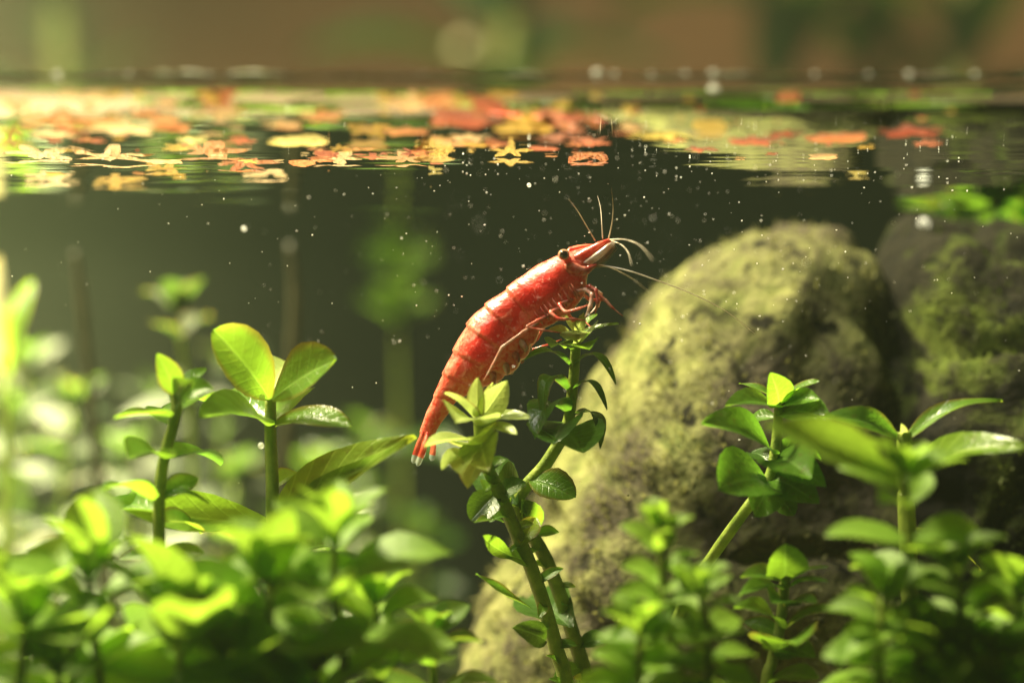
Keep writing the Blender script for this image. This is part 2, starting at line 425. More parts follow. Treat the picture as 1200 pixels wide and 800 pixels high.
def grown(label, pts, n, L0, L1, wr=0.5, mat='leaf', seed=1, r=0.05, res=False, prof='oval', group=None, top=True, cat='plant', name='stem_plant',
          rise=0.25, droop=0.2, az0=None, stemmat='stem', gap=1.0, curl=0.1, depthsquash=1.0):
    """A stem plant: pairs of opposite leaves set crosswise up the stem, a tuft on top. pts: world points, top last."""
    rr = random.Random(seed)
    pts = [Vector(p) for p in pts]
    foot = soil_foot(pts[0], (rr.uniform(-0.4, 0.4), rr.uniform(-0.1, 0.5)))
    full = [foot] + pts if (pts[0] - foot).length > 0.4 else pts
    t = thing(name, full[0], label, cat, group)
    stem(t, full, r * 0.95, r * 0.6, stemmat)
    k0 = len(full) - len(pts); n_seg = len(full) - 1
    az = az0 if az0 is not None else rr.uniform(0, PI)
    for i in range(n):
        f = i / max(1, n - 1)
        tt = k0 + (n_seg - k0) * (f ** 0.9) * gap + (1 - gap) * 0
        c = cat_rom(full, tt)
        ax = (cat_rom(full, tt + 0.1) - cat_rom(full, tt - 0.1)).normalized()
        az += PI / 2 + rr.uniform(-0.3, 0.3)
        L = (L0 + (L1 - L0) * f) * rr.uniform(0.85, 1.15)
        el = (-droop + (rise + droop + 0.35) * f ** 1.5)
        for s in (0, PI):
            a = az + s + rr.uniform(-0.15, 0.15)
            h = Vector((math.cos(a), math.sin(a) * depthsquash, 0)); h = h if depthsquash == 1.0 else h * 1.0
            e = el + rr.uniform(-0.2, 0.2)
            dr = (h * math.cos(e) + ax * math.sin(e)).normalized()
            nn = (ax * math.cos(e) - h * math.sin(e)) + Vector((rr.uniform(-.3, .3), rr.uniform(-.9, -.1), rr.uniform(-.2, .2)))
            leaf(t, c + dr * r * 0.5, c + dr * L, nn, wr * rr.choice((0.9, 1, 1.1)), rr.choice((0.04, 0.1)), rr.choice((0.1, 0.25)), prof, curl * rr.choice((0, 1)), mat, res)
    if top:
        c = full[-1]; ax = (full[-1] - full[-2]).normalized()
        for k in range(4):
            a = az + k * PI / 2 + 0.4; e = rr.uniform(0.6, 1.1)
            h = Vector((math.cos(a), math.sin(a), 0)); dr = h * math.cos(e) + ax * math.sin(e)
            leaf(t, c, c + dr * L1 * rr.uniform(0.6, 0.9), ax * math.cos(e) - h * math.sin(e), wr, 0.1, 0.25, prof, 0.0, mat, res)
    return t

UPN = Vector((0, -0.25, 1)); 
def N3(x, y, z): return Vector((x, y, z)).normalized()

# --- plant carrying the shrimp: slim stem, small down-curling leaves
d = 20.15
path = [P(690, 830, 20.6), P(672, 745, 20.5), P(640, 655, 20.4), P(606, 592, 20.25), P(640, 543, d), P(664, 500, d), P(671, 455, d), P(675, 405, d), P(677, 388, d)]
ft = soil_foot(path[0], (0.15, 0.1))
perch = thing('stem_plant', ft, 'slender stem with small down-curled leaves on which the shrimp perches', 'plant')
stem(perch, [ft] + path, 0.08, 0.042)
def PL(t, b, tp, db, dt, N, **k): return leaf(t, P(*b, db), P(*tp, dt), Vector(N), **k)
for b, tp, dt, N, kw in [
    ((672, 398), (725, 379), 19.9, (-.1, -.5, 1), dict(wr=.22, arch=.05)),
    ((677, 392), (700, 368), 20.3, (-.6, -.6, .6), dict(wr=.35, arch=.05)),
    ((674, 396), (640, 388), 19.9, (.1, -.7, .8), dict(wr=.3, arch=.1, mat='leaf_pale')),
    ((676, 392), (660, 368), 20.2, (.5, -.8, .4), dict(wr=.4, arch=.06, mat='leaf_pale')),
    ((677, 390), (684, 366), 20.0, (0, -1, .2), dict(wr=.4, mat='leaf_pale')),
    ((676, 405), (690, 390), 19.6, (0, -.8, .6), dict(wr=.6, mat='leaf_pale')),
    ((662, 408), (645, 407), 19.7, (0, -.5, 1), dict(wr=.5)),
    ((670, 409), (690, 409), 19.5, (0, -.6, 1), dict(wr=.5, arch=.03)),
    ((669, 428), (613, 419), 19.8, (0, -.25, 1), dict(wr=.22, arch=.16, curl=.1, mat='leaf_deep')),
    ((672, 428), (722, 437), 19.8, (.1, -.35, 1), dict(wr=.26, arch=.25, curl=.3, mat='leaf_deep')),
    ((670, 458), (712, 468), 19.8, (.1, -.3, 1), dict(wr=.24, arch=.25, curl=.3, mat='leaf_deep')),
    ((668, 458), (632, 478), 19.7, (-.3, -.35, 1), dict(wr=.32, arch=.38, curl=.4, mat='leaf_deep')),
    ((665, 484), (625, 497), 19.6, (-.3, -.5, 1), dict(wr=.55, arch=.22, curl=.3, mat='leaf_deep')),
    ((672, 487), (708, 515), 19.8, (.5, -.4, 1), dict(wr=.35, arch=.28, curl=.3, mat='leaf_dark')),
    ((665, 496), (648, 520), 19.5, (-.3, -.9, .4), dict(wr=.75, arch=.08, mat='leaf_dark', prof='round')),
    ((658, 505), (684, 530), 19.5, (.2, -1, .25), dict(wr=.8, arch=.06, mat='leaf_deep', prof='round')),
    ((620, 562), (674, 583), 19.9, (.1, -1, .5), dict(wr=.62, arch=.08, mat='leaf_deep', prof='round')),
    ((606, 590), (566, 545), 20.6, (-.1, -1, .3), dict(wr=.62, arch=.06, mat='leaf_dark', prof='round')),
    ((612, 585), (622, 625), 20.6, (.2, -1, .3), dict(wr=.45, arch=.06, mat='leaf', prof='oval')),
    ((668, 735), (616, 700), 21.4, (0, -.9, .4), dict(wr=.35, arch=.06, mat='leaf_dark')),
]:
    bp = P(*b, d); leaf(perch, bp, P(*tp, dt), Vector(N), **kw)

# --- pale rosette plant in front of the tail
path = [P(668, 830, 20.0), P(652, 760, 20.0), P(628, 680, 19.9), P(600, 612, 19.8), P(582, 570, 19.7), P(568, 540, 19.6), P(562, 505, 19.6), P(563, 478, 19.6)]
ft = soil_foot(path[0], (0.3, -0.1))
ros = thing('stem_plant', ft, 'thick brown stem crowned by a glossy pale yellow rosette under the shrimp tail', 'plant')
stem(ros, [ft] + path, 0.075, 0.05, 'stem', 10)
for b, tp, dt, N, kw in [
    ((562, 490), (560, 442), 19.4, (-.3, -1, .3), dict(wr=.42)),
    ((564, 490), (595, 446), 19.4, (.3, -1, .3), dict(wr=.55)),
    ((563, 488), (578, 448), 19.7, (.4, -1, .3), dict(wr=.4)),
    ((560, 492), (521, 460), 19.2, (-.505, -.813, .79), dict(wr=.36, arch=.03)),
    ((563, 497), (622, 489), 19.3, (0, -.8, .8), dict(wr=.28)),
    ((560, 500), (533, 494), 18.9, (-.1, -.9, .5), dict(wr=.7)),
    ((563, 505), (606, 508), 19.2, (.1, -.7, .8), dict(wr=.32)),
    ((560, 516), (498, 523), 19.0, (-.505, -.813, .79), dict(wr=.36, arch=.03)),
    ((565, 515), (572, 552), 19.0, (-.505, -.813, .79), dict(wr=.6)),
    ((562, 530), (540, 556), 19.0, (-.505, -.813, .79), dict(wr=.5)),
    ((560, 532), (518, 550), 19.1, (-.4, -.8, .9), dict(wr=.4)),
    ((565, 538), (548, 572), 19.2, (-.3, -.9, .7), dict(wr=.55)),
    ((568, 528), (548, 518), 19.1, (-.4, -.8, .6), dict(wr=.9)),
]:
    leaf(ros, P(*b, 19.6), P(*tp, dt), Vector(N), mat='leaf_pale', **{**kw, 'wr': kw['wr'] * .95})
for b, tp, dt, N, kw in [
    ((580, 568), (608, 560), 20.0, (.2, -1, .4), dict(wr=.8, mat='leaf_dark', prof='round', arch=.2)),
    ((585, 575), (552, 610), 19.6, (-.2, -1, .2), dict(wr=.7, mat='leaf_dark', prof='round')),
    ((590, 612), (556, 612), 19.4, (0, -.6, .9), dict(wr=.2, mat='leaf')),
    ((600, 652), (566, 628), 19.4, (-.2, -1, .4), dict(wr=.3, mat='leaf', arch=-.1)),
    ((622, 712), (558, 672), 19.4, (-.1, -.6, .9), dict(wr=.2, mat='leaf_deep', arch=-.03)),
    ((640, 750), (600, 735), 19.4, (0, -1, .3), dict(wr=.45, mat='leaf_dark')),
    ((610, 640), (628, 606), 20.0, (0, -1, .3), dict(wr=.5, mat='leaf_vein')),
]:
    leaf(ros, P(*b, 19.75), P(*tp, dt), Vector(N), **kw)

xr = random.Random(5)
for root, pth, nn_ in ((ros, path, 16), (perch, [P(690, 830, 20.6), P(672, 745, 20.5), P(640, 655, 20.4), P(606, 592, 20.25)], 12)):
    for i in range(nn_):
        u = (len(pth) - 3.2 if root is ros else len(pth) - 1) * (i + .5) / nn_
        c = cat_rom(pth, u); a = i * 2.1 + xr.uniform(-.4, .4); e = xr.uniform(-.3, .6); L = xr.uniform(.16, .36)
        dr = Vector((math.cos(a) * math.cos(e), -abs(math.sin(a)) * math.cos(e) * .8, math.sin(e)))
        leaf(root, c, c + dr * L, Vector((xr.uniform(-.5, .3), -.8, .7)), xr.choice((.4, .55, .7)), .08, .2, 'oval', .1, xr.choice(('leaf_deep', 'leaf_deep', 'leaf', 'leaf_vein')))

# --- left plant with two big raised round leaves
d = 19.7
path = [P(322, 700, d), P(320, 612, d), P(319, 560, d), P(317, 510, d), P(317, 468, d)]
ft = soil_foot(path[0], (0.1, 0.2))
rl = thing('stem_plant', ft, 'upright green stem topped by two broad raised oval leaves left of the shrimp', 'plant')
stem(rl, [ft] + path, 0.07, 0.05)
for b, tp, dt, N, kw in [
    ((316, 468), (250, 386), 19.2, (.3, -1, .35), dict(wr=.56, arch=.05, prof='spoon')),
    ((319, 468), (394, 421), 19.2, (-.3, -.95, .55), dict(wr=.56, arch=.05, prof='spoon')),
    ((317, 466), (340, 425), 20.6, (0, -.8, .8), dict(wr=.5, mat='leaf_pale', prof='spoon')),
    ((314, 500), (233, 489), 18.8, (0, -.85, .8), dict(wr=.44, arch=.10)),
    ((315, 492), (252, 470), 20.5, (0, -.85, .8), dict(wr=.46, arch=.08)),
    ((321, 498), (412, 498), 19.2, (0, -.72, .9), dict(wr=.36, arch=.06)),
    ((319, 500), (330, 470), 21, (0, -.7, .8), dict(wr=.5)),
    ((321, 605), (487, 511), 19.3, (-.35, -.9, .7), dict(wr=.26, arch=.05, prof='lance', mat='leaf_vein')),
    ((323, 615), (480, 514), 18.9, (.2, -.8, .8), dict(wr=.18, arch=-.02, prof='lance', mat='leaf_vein')),
    ((318, 612), (112, 582), 19.2, (0, -.85, .8), dict(wr=.26, arch=-.06, prof='lance', mat='leaf')),
    ((321, 572), (352, 556), 20.2, (0, -.6, 1), dict(wr=.45)),
    ((321, 660), (400, 640), 20.4, (0, -.6, 1), dict(wr=.4, mat='leaf_deep')),
]:
    leaf(rl, P(*b, d), P(*tp, dt), Vector(N), **kw)

# --- thinner darker stem at far left
d = 19.0
path = [P(186, 760, d), P(188, 690, d), P(186, 600, d), P(192, 540, d), P(205, 490, d), P(208, 455, d)]
ft = soil_foot(path[0], (-0.1, 0.2))
tl = thing('stem_plant', ft, 'thin dark stem with small pairs of leaves and a drooping tuft at the left', 'plant')
stem(tl, [ft] + path, 0.06, 0.045, 'stem')
for b, tp, dt, N, kw in [
    ((207, 462), (184, 414), 18.8, (.2, -1, .3), dict(wr=.5)),
    ((208, 462), (242, 432), 19.2, (-.3, -.8, .6), dict(wr=.4)),
    ((207, 465), (250, 455), 18.7, (-.2, -.9, .5), dict(wr=.45)),
    ((207, 470), (228, 448), 18.6, (-.2, -1, .2), dict(wr=.5)),
    ((205, 480), (250, 478), 20.0, (0, -.6, .9), dict(wr=.35)),
    ((203, 489), (134, 490), 18.4, (-.505, -.813, .79), dict(wr=.30, arch=.04)),
    ((193, 538), (150, 536), 18.3, (0, -.8, .7), dict(wr=.55)),
    ((195, 536), (258, 545), 19.8, (0, -.6, .9), dict(wr=.38, mat='leaf_deep')),
    ((186, 588), (112, 577), 18.2, (-.505, -.813, .79), dict(wr=.22, arch=.1)),
    ((188, 585), (232, 560), 19.2, (0, -.9, .6), dict(wr=.5)),
    ((188, 580), (246, 590), 19.0, (0, -.5, .9), dict(wr=.2, arch=.15)),
    ((186, 600), (125, 600), 19.8, (0, -.7, .8), dict(wr=.35, mat='leaf')),
    ((187, 610), (235, 625), 19.6, (0, -.8, .7), dict(wr=.45, mat='leaf')),
    ((188, 650), (140, 655), 19.0, (0, -.8, .7), dict(wr=.4, mat='leaf_deep')),
    ((189, 690), (260, 675), 18.6, (0, -.8, .7), dict(wr=.3, mat='leaf')),
    ((188, 650), (240, 648), 18.8, (0, -.8, .7), dict(wr=.35, mat='leaf')),
    ((205, 500), (190, 478), 19.6, (0, -.8, .7), dict(wr=.5, mat='leaf_deep')),
]:
    leaf(tl, P(*b, d), P(*tp, dt), Vector(N), **kw)

# --- right plant with a leaning stem
d = 19.8
path = [P(762, 860, 20.6), P(778, 770, 20.5), P(804, 700, 20.4), P(836, 650, 20.2), P(872, 600, d), P(900, 562, d), P(908, 530, d), P(912, 490, d), P(914, 468, d)]
ft = soil_foot(path[0], (-0.15, 0.1))
rp = thing('stem_plant', ft, 'leaning bright stem with crowded serrated green leaves in front of the large rock', 'plant')
stem(rp, [ft] + path, 0.06, 0.045, 'stem')
for b, tp, dt, N, kw in [
    ((913, 475), (903, 436), 19.5, (-.1, -1, .5), dict(wr=.62, prof='oval')),
    ((914, 475), (960, 446), 19.5, (-.2, -.6, 1), dict(wr=.3)),
    ((914, 478), (960, 468), 19.4, (-.1, -.8, .7), dict(wr=.45)),
    ((912, 478), (850, 476), 19.3, (.1, -.6, .9), dict(wr=.36, arch=.08)),
    ((912, 470), (866, 449), 19.9, (.2, -.5, .9), dict(wr=.25)),
    ((914, 485), (974, 492), 19.3, (-.1, -.8, .6), dict(wr=.5, arch=.1)),
    ((910, 490), (872, 496), 20.1, (.1, -.8, .6), dict(wr=.4)),
    ((907, 532), (822, 497), 19.0, (.15, -.75, .75), dict(wr=.38, arch=.08, mat='leaf_deep')),
    ((909, 528), (962, 538), 20.3, (0, -.8, .6), dict(wr=.4, mat='leaf_deep')),
    ((909, 545), (968, 570), 19.2, (-.2, -.85, .55), dict(wr=.42, arch=.12, mat='leaf_deep')),
    ((906, 540), (950, 560), 18.8, (-.1, -.9, .5), dict(wr=.45, mat='leaf_deep')),
    ((904, 560), (960, 590), 19.3, (-.2, -.9, .5), dict(wr=.5, mat='leaf_deep')),
    ((898, 565), (842, 572), 19.0, (.1, -1, .6), dict(wr=.62, mat='leaf_deep', prof='round')),
    ((900, 562), (884, 604), 19.3, (.3, -1, .5), dict(wr=.6, mat='leaf_deep', prof='round')),
    ((903, 566), (930, 604), 19.6, (-.3, -1, .5), dict(wr=.6, mat='leaf_deep', prof='round')),
    ((904, 545), (880, 530), 20.2, (0, -.8, .6), dict(wr=.5, mat='leaf_dark')),
]:
    leaf(rp, P(*b, d), P(*tp, dt), Vector(N), **kw)

# --- small plant low at right
d = 19.3
path = [P(896, 830, d), P(905, 775, d), P(914, 735, d), P(919, 690, d), P(920, 668, d)]
ft = soil_foot(path[0], (-0.1, 0.1))
sp = thing('stem_plant', ft, 'small neat stem with five tiers of leaves low in front of the rock', 'plant')
stem(sp, [ft] + path, 0.06, 0.045)
for b, tp, dt, N, kw in [
    ((919, 678), (920, 637), 19.0, (0, -1, .4), dict(wr=.8, prof='round')),
    ((919, 684), (868, 676), 18.9, (0, -.7, .8), dict(wr=.36, arch=.1)),
    ((921, 684), (970, 664), 19.0, (0, -.5, .9), dict(wr=.22)),
    ((919, 692), (866, 698), 18.8, (0, -.5, .9), dict(wr=.25, arch=.12)),
    ((921, 690), (970, 681), 18.9, (0, -.5, .9), dict(wr=.22)),
    ((919, 708), (903, 705), 18.8, (0, -.9, .6), dict(wr=.6)),
    ((921, 712), (958, 706), 18.9, (0, -.6, .9), dict(wr=.4, arch=.1)),
    ((917, 738), (860, 712), 18.7, (.1, -.6, .8), dict(wr=.28, arch=.1)),
    ((916, 742), (872, 728), 19.4, (.1, -.9, .5), dict(wr=.5, mat='leaf_deep')),
    ((919, 738), (984, 712), 18.8, (-.1, -.6, .8), dict(wr=.26, arch=.08)),
    ((912, 765), (932, 755), 18.5, (0, -.9, .5), dict(wr=.7, prof='round')),
    ((914, 758), (956, 770), 18.9, (0, -.9, .6), dict(wr=.45)),
    ((908, 770), (894, 758), 18.8, (0, -.9, .6), dict(wr=.7)),
    ((902, 800), (960, 795), 18.8, (0, -.7, .8), dict(wr=.4)),
]:
    leaf(sp, P(*b, d), P(*tp, dt), Vector(N), **kw)

# --- right plant with three long pointed leaves
d = 19.4
path = [P(1064, 640, d), P(1062, 570, d), P(1060, 524, d), P(1059, 506, d)]
ft = soil_foot(path[0], (0.2, 0.3))
tp_ = thing('stem_plant', ft, 'stem with three long arching pointed leaves at the right', 'plant')
stem(tp_, [ft] + path, 0.085, 0.06)
for b, tp, dt, N, kw in [
    ((1057, 518), (962, 488), 19.3, (.1, -.75, .8), dict(wr=.34, arch=.12, mat='leaf_deep')),
    ((1061, 515), (1174, 467), 19.3, (-.1, -.55, .9), dict(wr=.20, arch=.12, prof='lance', curl=.03)),
    ((1074, 560), (1206, 523), 18.3, (-.1, -.75, .7), dict(wr=.26, arch=.1, prof='lance', mat='leaf_vein')),
    ((1060, 512), (1056, 496), 19.3, (0, -1, .2), dict(wr=.4, mat='leaf_pale')),
]:
    leaf(tp_, P(*b, d) if b[0] < 1070 else P(1062, 565, d), P(*tp, dt), Vector(N), **kw)
for pt in [(1090, 640, 1140, 665)]:
    leaf(tp_, P(1064, 620, d), P(1150, 668, 19.8), Vector((0, -.7, .8)), wr=.14, mat='leaf_vein')

# --- out of focus plants close to the front pane
def fg(label, pts, n, L0, L1, **k):
    k.setdefault('mat', 'leaf_soft'); k.setdefault('depthsquash', .5); return grown(label, [P(p[0], p[1], max(17.2, p[2] + .35)) for p in pts], n, L0, L1, group='blurred stem plants by the front glass', **k)
f1 = fg('blurred stem at lower right sending one long leaf across to the left', [(1075, 830, 17.0), (1070, 700, 17.0), (1062, 600, 17.0), (1058, 560, 17.0)], 7, 0.70, 0.45, seed=3, wr=.62, az0=0.2)
leaf(f1, P(1050, 556, 17.35), P(893, 498, 17.0), Vector((.1, -.85, .6)), wr=.30, arch=.05, prof='oval', mat='leaf_soft', res=False)
grp = [
 ('blurred leafy stem at the bottom right corner, tallest of its clump', [(1140, 830, 16.9), (1130, 740, 16.9), (1120, 670, 16.9)], 10, 0.55, 0.42, dict(seed=11, wr=0.62)),
 ('blurred leafy stem cut by the right edge of the picture', [(1205, 830, 17.2), (1195, 760, 17.2), (1190, 690, 17.2)], 10, 0.55, 0.42, dict(seed=12, wr=0.62)),
 ('blurred leafy stem low between the small neat stem and the bottom right corner', [(1030, 850, 17.0), (1030, 780, 17.0), (1035, 700, 17.0)], 10, 0.5, 0.38, dict(seed=13, wr=0.62)),
 ('blurred dark leafy stem at the very bottom right', [(1110, 900, 16.6), (1110, 830, 16.6), (1105, 760, 16.6)], 9, 0.55, 0.45, dict(seed=14, wr=0.62)),
 ('blurred leafy stem along the bottom edge near the right corner', [(1170, 900, 16.5), (1168, 840, 16.5), (1165, 770, 16.5)], 9, 0.55, 0.45, dict(seed=15, wr=0.62)),
 ('blurred bushy stem below the shrimp, in front of the rock base', [(790, 860, 17.2), (785, 760, 17.2), (778, 690, 17.2), (772, 622, 17.2)], 12, 0.46, 0.3, dict(seed=21, wr=0.62)),
 ('blurred short bushy stem right of the thick brown stem at the bottom', [(742, 880, 17.0), (748, 800, 17.0), (750, 740, 17.0)], 9, 0.46, 0.38, dict(seed=22, wr=0.68)),
 ('blurred stem with round leaves just left of the leaning stem foot', [(835, 860, 17.3), (830, 770, 17.3), (822, 690, 17.3)], 10, 0.42, 0.32, dict(seed=23, wr=0.64)),
 ('blurred wide leaved plant at lower left centre reaching toward the shrimp tail', [(400, 830, 17.0), (395, 730, 17.0), (392, 670, 17.0), (392, 632, 17.0)], 6, 1.0, .66, dict(seed=31, wr=.56, az0=0.1)),
 ('blurred bright plant low in the left half with leaves piled over', [(320, 850, 16.7), (318, 760, 16.7), (315, 690, 16.7)], 5, 1.05, .8, dict(seed=32, wr=.56)),
 ('blurred largest broad leaved plant at the bottom left', [(215, 880, 16.1), (212, 800, 16.1), (210, 742, 16.1)], 4, 1.25, 1.0, dict(seed=33, wr=.55, az0=-0.1)),
 ('blurred upright plant near the bottom left corner', [(120, 850, 16.6), (112, 760, 16.6), (105, 680, 16.6)], 5, 1.0, .75, dict(seed=34, wr=.55)),
 ('blurred plant in the bottom left corner with leaves off the left edge', [(20, 880, 16.8), (25, 790, 16.8), (30, 735, 16.8)], 5, 1.0, .75, dict(seed=35, wr=.55)),
 ('blurred small leaved plant low under the wide leaved one', [(440, 880, 17.6), (445, 780, 17.6), (440, 710, 17.6)], 7, .6, .5, dict(seed=36, wr=.66)),
 ('blurred plant at the bottom between two bright left plants', [(270, 880, 16.9), (268, 820, 16.9), (262, 770, 16.9)], 5, .9, .7, dict(seed=37, wr=.6)),
 ('blurred dim plant at the bottom left of the rock', [(510, 900, 18.0), (508, 800, 18.0), (505, 750, 18.0)], 6, .55, .45, dict(seed=38, wr=.68, mat='leaf_soft_deep')),
 ('blurred leafy plant along the bottom edge left of the middle', [(375, 900, 16.5), (372, 850, 16.5), (370, 790, 16.5)], 5, .85, .7, dict(seed=39, wr=.62)),
 ('blurred leafy plant along the bottom edge at far left', [(75, 900, 16.3), (72, 850, 16.3), (68, 790, 16.3)], 5, .95, .8, dict(seed=40, wr=.6)),
]
for lb, pts, n, a, b, kw in grp: fg(lb, pts, n, a, b, **kw)

# --- dim plants further back
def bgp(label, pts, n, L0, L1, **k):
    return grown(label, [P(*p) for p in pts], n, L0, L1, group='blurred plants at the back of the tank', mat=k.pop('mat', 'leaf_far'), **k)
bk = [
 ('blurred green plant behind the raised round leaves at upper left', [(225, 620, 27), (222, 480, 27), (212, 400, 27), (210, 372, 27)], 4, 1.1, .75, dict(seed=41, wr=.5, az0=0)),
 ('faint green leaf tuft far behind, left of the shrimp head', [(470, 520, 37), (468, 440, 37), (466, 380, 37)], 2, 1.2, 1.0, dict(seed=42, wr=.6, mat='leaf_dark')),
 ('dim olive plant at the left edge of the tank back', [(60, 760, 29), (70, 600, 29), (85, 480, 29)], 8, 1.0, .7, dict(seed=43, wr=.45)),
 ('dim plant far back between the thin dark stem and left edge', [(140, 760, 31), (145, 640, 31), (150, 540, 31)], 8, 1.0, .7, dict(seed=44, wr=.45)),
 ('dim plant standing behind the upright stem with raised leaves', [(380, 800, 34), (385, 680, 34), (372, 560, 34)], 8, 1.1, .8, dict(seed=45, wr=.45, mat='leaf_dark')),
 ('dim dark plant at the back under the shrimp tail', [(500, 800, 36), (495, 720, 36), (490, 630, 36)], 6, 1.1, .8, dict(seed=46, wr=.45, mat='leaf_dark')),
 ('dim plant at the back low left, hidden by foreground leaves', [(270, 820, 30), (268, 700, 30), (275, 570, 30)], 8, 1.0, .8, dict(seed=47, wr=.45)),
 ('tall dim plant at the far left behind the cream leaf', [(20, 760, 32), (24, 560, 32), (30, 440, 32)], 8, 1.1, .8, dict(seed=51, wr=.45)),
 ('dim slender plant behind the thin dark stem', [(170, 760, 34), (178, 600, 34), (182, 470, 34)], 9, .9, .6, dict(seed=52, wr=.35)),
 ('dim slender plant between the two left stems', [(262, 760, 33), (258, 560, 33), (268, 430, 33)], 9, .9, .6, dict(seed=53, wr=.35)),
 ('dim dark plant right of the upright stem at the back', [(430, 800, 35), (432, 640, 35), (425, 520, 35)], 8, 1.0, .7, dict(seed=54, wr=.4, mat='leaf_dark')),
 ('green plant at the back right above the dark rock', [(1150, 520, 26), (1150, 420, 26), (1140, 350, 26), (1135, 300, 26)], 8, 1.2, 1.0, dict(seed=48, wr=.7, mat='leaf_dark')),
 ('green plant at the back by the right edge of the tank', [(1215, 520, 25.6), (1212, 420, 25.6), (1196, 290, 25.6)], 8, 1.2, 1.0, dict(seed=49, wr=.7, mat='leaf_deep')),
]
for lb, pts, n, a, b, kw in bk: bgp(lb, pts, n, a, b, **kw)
# driftwood twigs, far back left
for lb, pts, r in [('pale blurred twig leaning in the left background', [(120, 620, 27), (108, 480, 27), (95, 350, 27), (88, 295, 27)], .06),
                   ('pale blurred twig rising straight behind the raised round leaves', [(335, 620, 27), (338, 480, 27), (345, 360, 27), (340, 285, 27)], .07)]:
    pp = [P(*p) for p in pts]; f0 = Vector((pp[0].x + .3, pp[0].y, 0))
    o = link('twig', tube_mesh('twig', [f0] + pp, [r * 1.2] * 2 + [r] * (len(pp) - 2) + [r * .6], 10), M['stem_pale']); tag(o, lb, 'twig', 'pale twigs at the back')
# pale leaf catching the lamp at the left edge
pb = P(8, 440, 27); cl = thing('stem_plant', (pb.x, pb.y, 0), 'blurred cream plant leaf glowing at the left edge', 'plant')
stem(cl, [(pb.x, pb.y, 0), (pb.x, pb.y, 2.5), pb], .08, .05)
leaf(cl, pb, P(0, 300, 27), Vector((-.6, -.7, .5)), wr=.42, mat='leaf_cream', res=False)
leaf(cl, pb, P(38, 330, 27.5), Vector((-.3, -.8, .5)), wr=.3, mat='leaf', res=False)

# ------------------------------------------------------------------ room behind the tank: leafy houseplants out of focus
def house(label, px, d, hgt, n, Lf, seed, mat='leaf_far'):
    rr = random.Random(seed); b = P(px, 60, d); b.z = -1.0
    t = thing('house_plant', b, label, 'plant', 'houseplants behind the tank')
    st = [b, b + Vector((rr.uniform(-.5, .5), 0, hgt * .5)), b + Vector((rr.uniform(-1, 1), 0, hgt))]
    stem(t, st, .5, .3, 'stem_brown')
    for i in range(n):
        c = cat_rom(st, 0.7 + 1.3 * i / n); a = i * 2.4 + rr.uniform(-.3, .3); e = rr.uniform(-.1, .8)
        h = Vector((math.cos(a), math.sin(a), 0)); dr = h * math.cos(e) + Vector((0, 0, math.sin(e)))
        leaf(t, c, c + dr * Lf * rr.uniform(.7, 1.2), Vector((0, -.3, 1)) - h * .3, .4, .12, .2, 'oval', 0, mat, False)
    return t
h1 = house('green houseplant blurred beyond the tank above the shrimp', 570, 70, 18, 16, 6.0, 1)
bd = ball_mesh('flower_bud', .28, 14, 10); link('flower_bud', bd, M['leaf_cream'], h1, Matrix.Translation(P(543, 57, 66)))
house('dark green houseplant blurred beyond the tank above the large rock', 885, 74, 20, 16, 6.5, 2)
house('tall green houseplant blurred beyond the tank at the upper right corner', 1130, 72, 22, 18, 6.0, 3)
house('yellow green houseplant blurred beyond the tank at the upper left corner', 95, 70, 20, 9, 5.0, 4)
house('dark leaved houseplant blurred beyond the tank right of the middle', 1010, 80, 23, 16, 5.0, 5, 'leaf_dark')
# ------------------------------------------------------------------ floating leaf scraps on the surface
def scrap_mat(name, a, b, tr):
    t = NT(name); obj = t.n('ShaderNodeTexCoord').outputs['Object']
    f = t.noise(obj, 2.2, 5, 0.65); rnd = t.n('ShaderNodeObjectInfo').outputs['Random']
    g = t.math('ADD', f, t.math('MULTIPLY', t.math('SUBTRACT', rnd, 0.5), 0.4))
    col = t.mix(t.ramp(g, [(0.32, (0, 0, 0)), (0.66, (1, 1, 1))]), a, b)
    vn = t.ramp(t.noise(obj, 9.0, 4, 0.7, 1.0), [(0.40, (1, 1, 1)), (0.52, (0, 0, 0))])
    col = t.mix(t.math('MULTIPLY', vn, 0.45), col, tuple(c * .3 for c in a))
    nm = t.bump(t.noise(obj, 7.0, 3), 0.8, 0.12)
    return t.done(t.mixs(tr, t.pr(col, 0.3, nm), t.n('ShaderNodeBsdfTranslucent', i_Color=col, i_Normal=nm).outputs[0]))
SM = {'gold': scrap_mat('scrap_gold', (0.38, 0.22, 0.04), (0.68, 0.47, 0.12), .55), 'pale': scrap_mat('scrap_pale', (0.50, 0.27, 0.12), (0.70, 0.52, 0.28), .55),
      'orange': scrap_mat('scrap_orange', (0.42, 0.13, 0.05), (0.62, 0.30, 0.13), .55), 'red': scrap_mat('scrap_red', (0.25, 0.05, 0.03), (0.48, 0.15, 0.08), .5),
      'yellow': scrap_mat('scrap_yellow', (0.48, 0.36, 0.08), (0.70, 0.58, 0.22), .55)}
SCRAP = {}
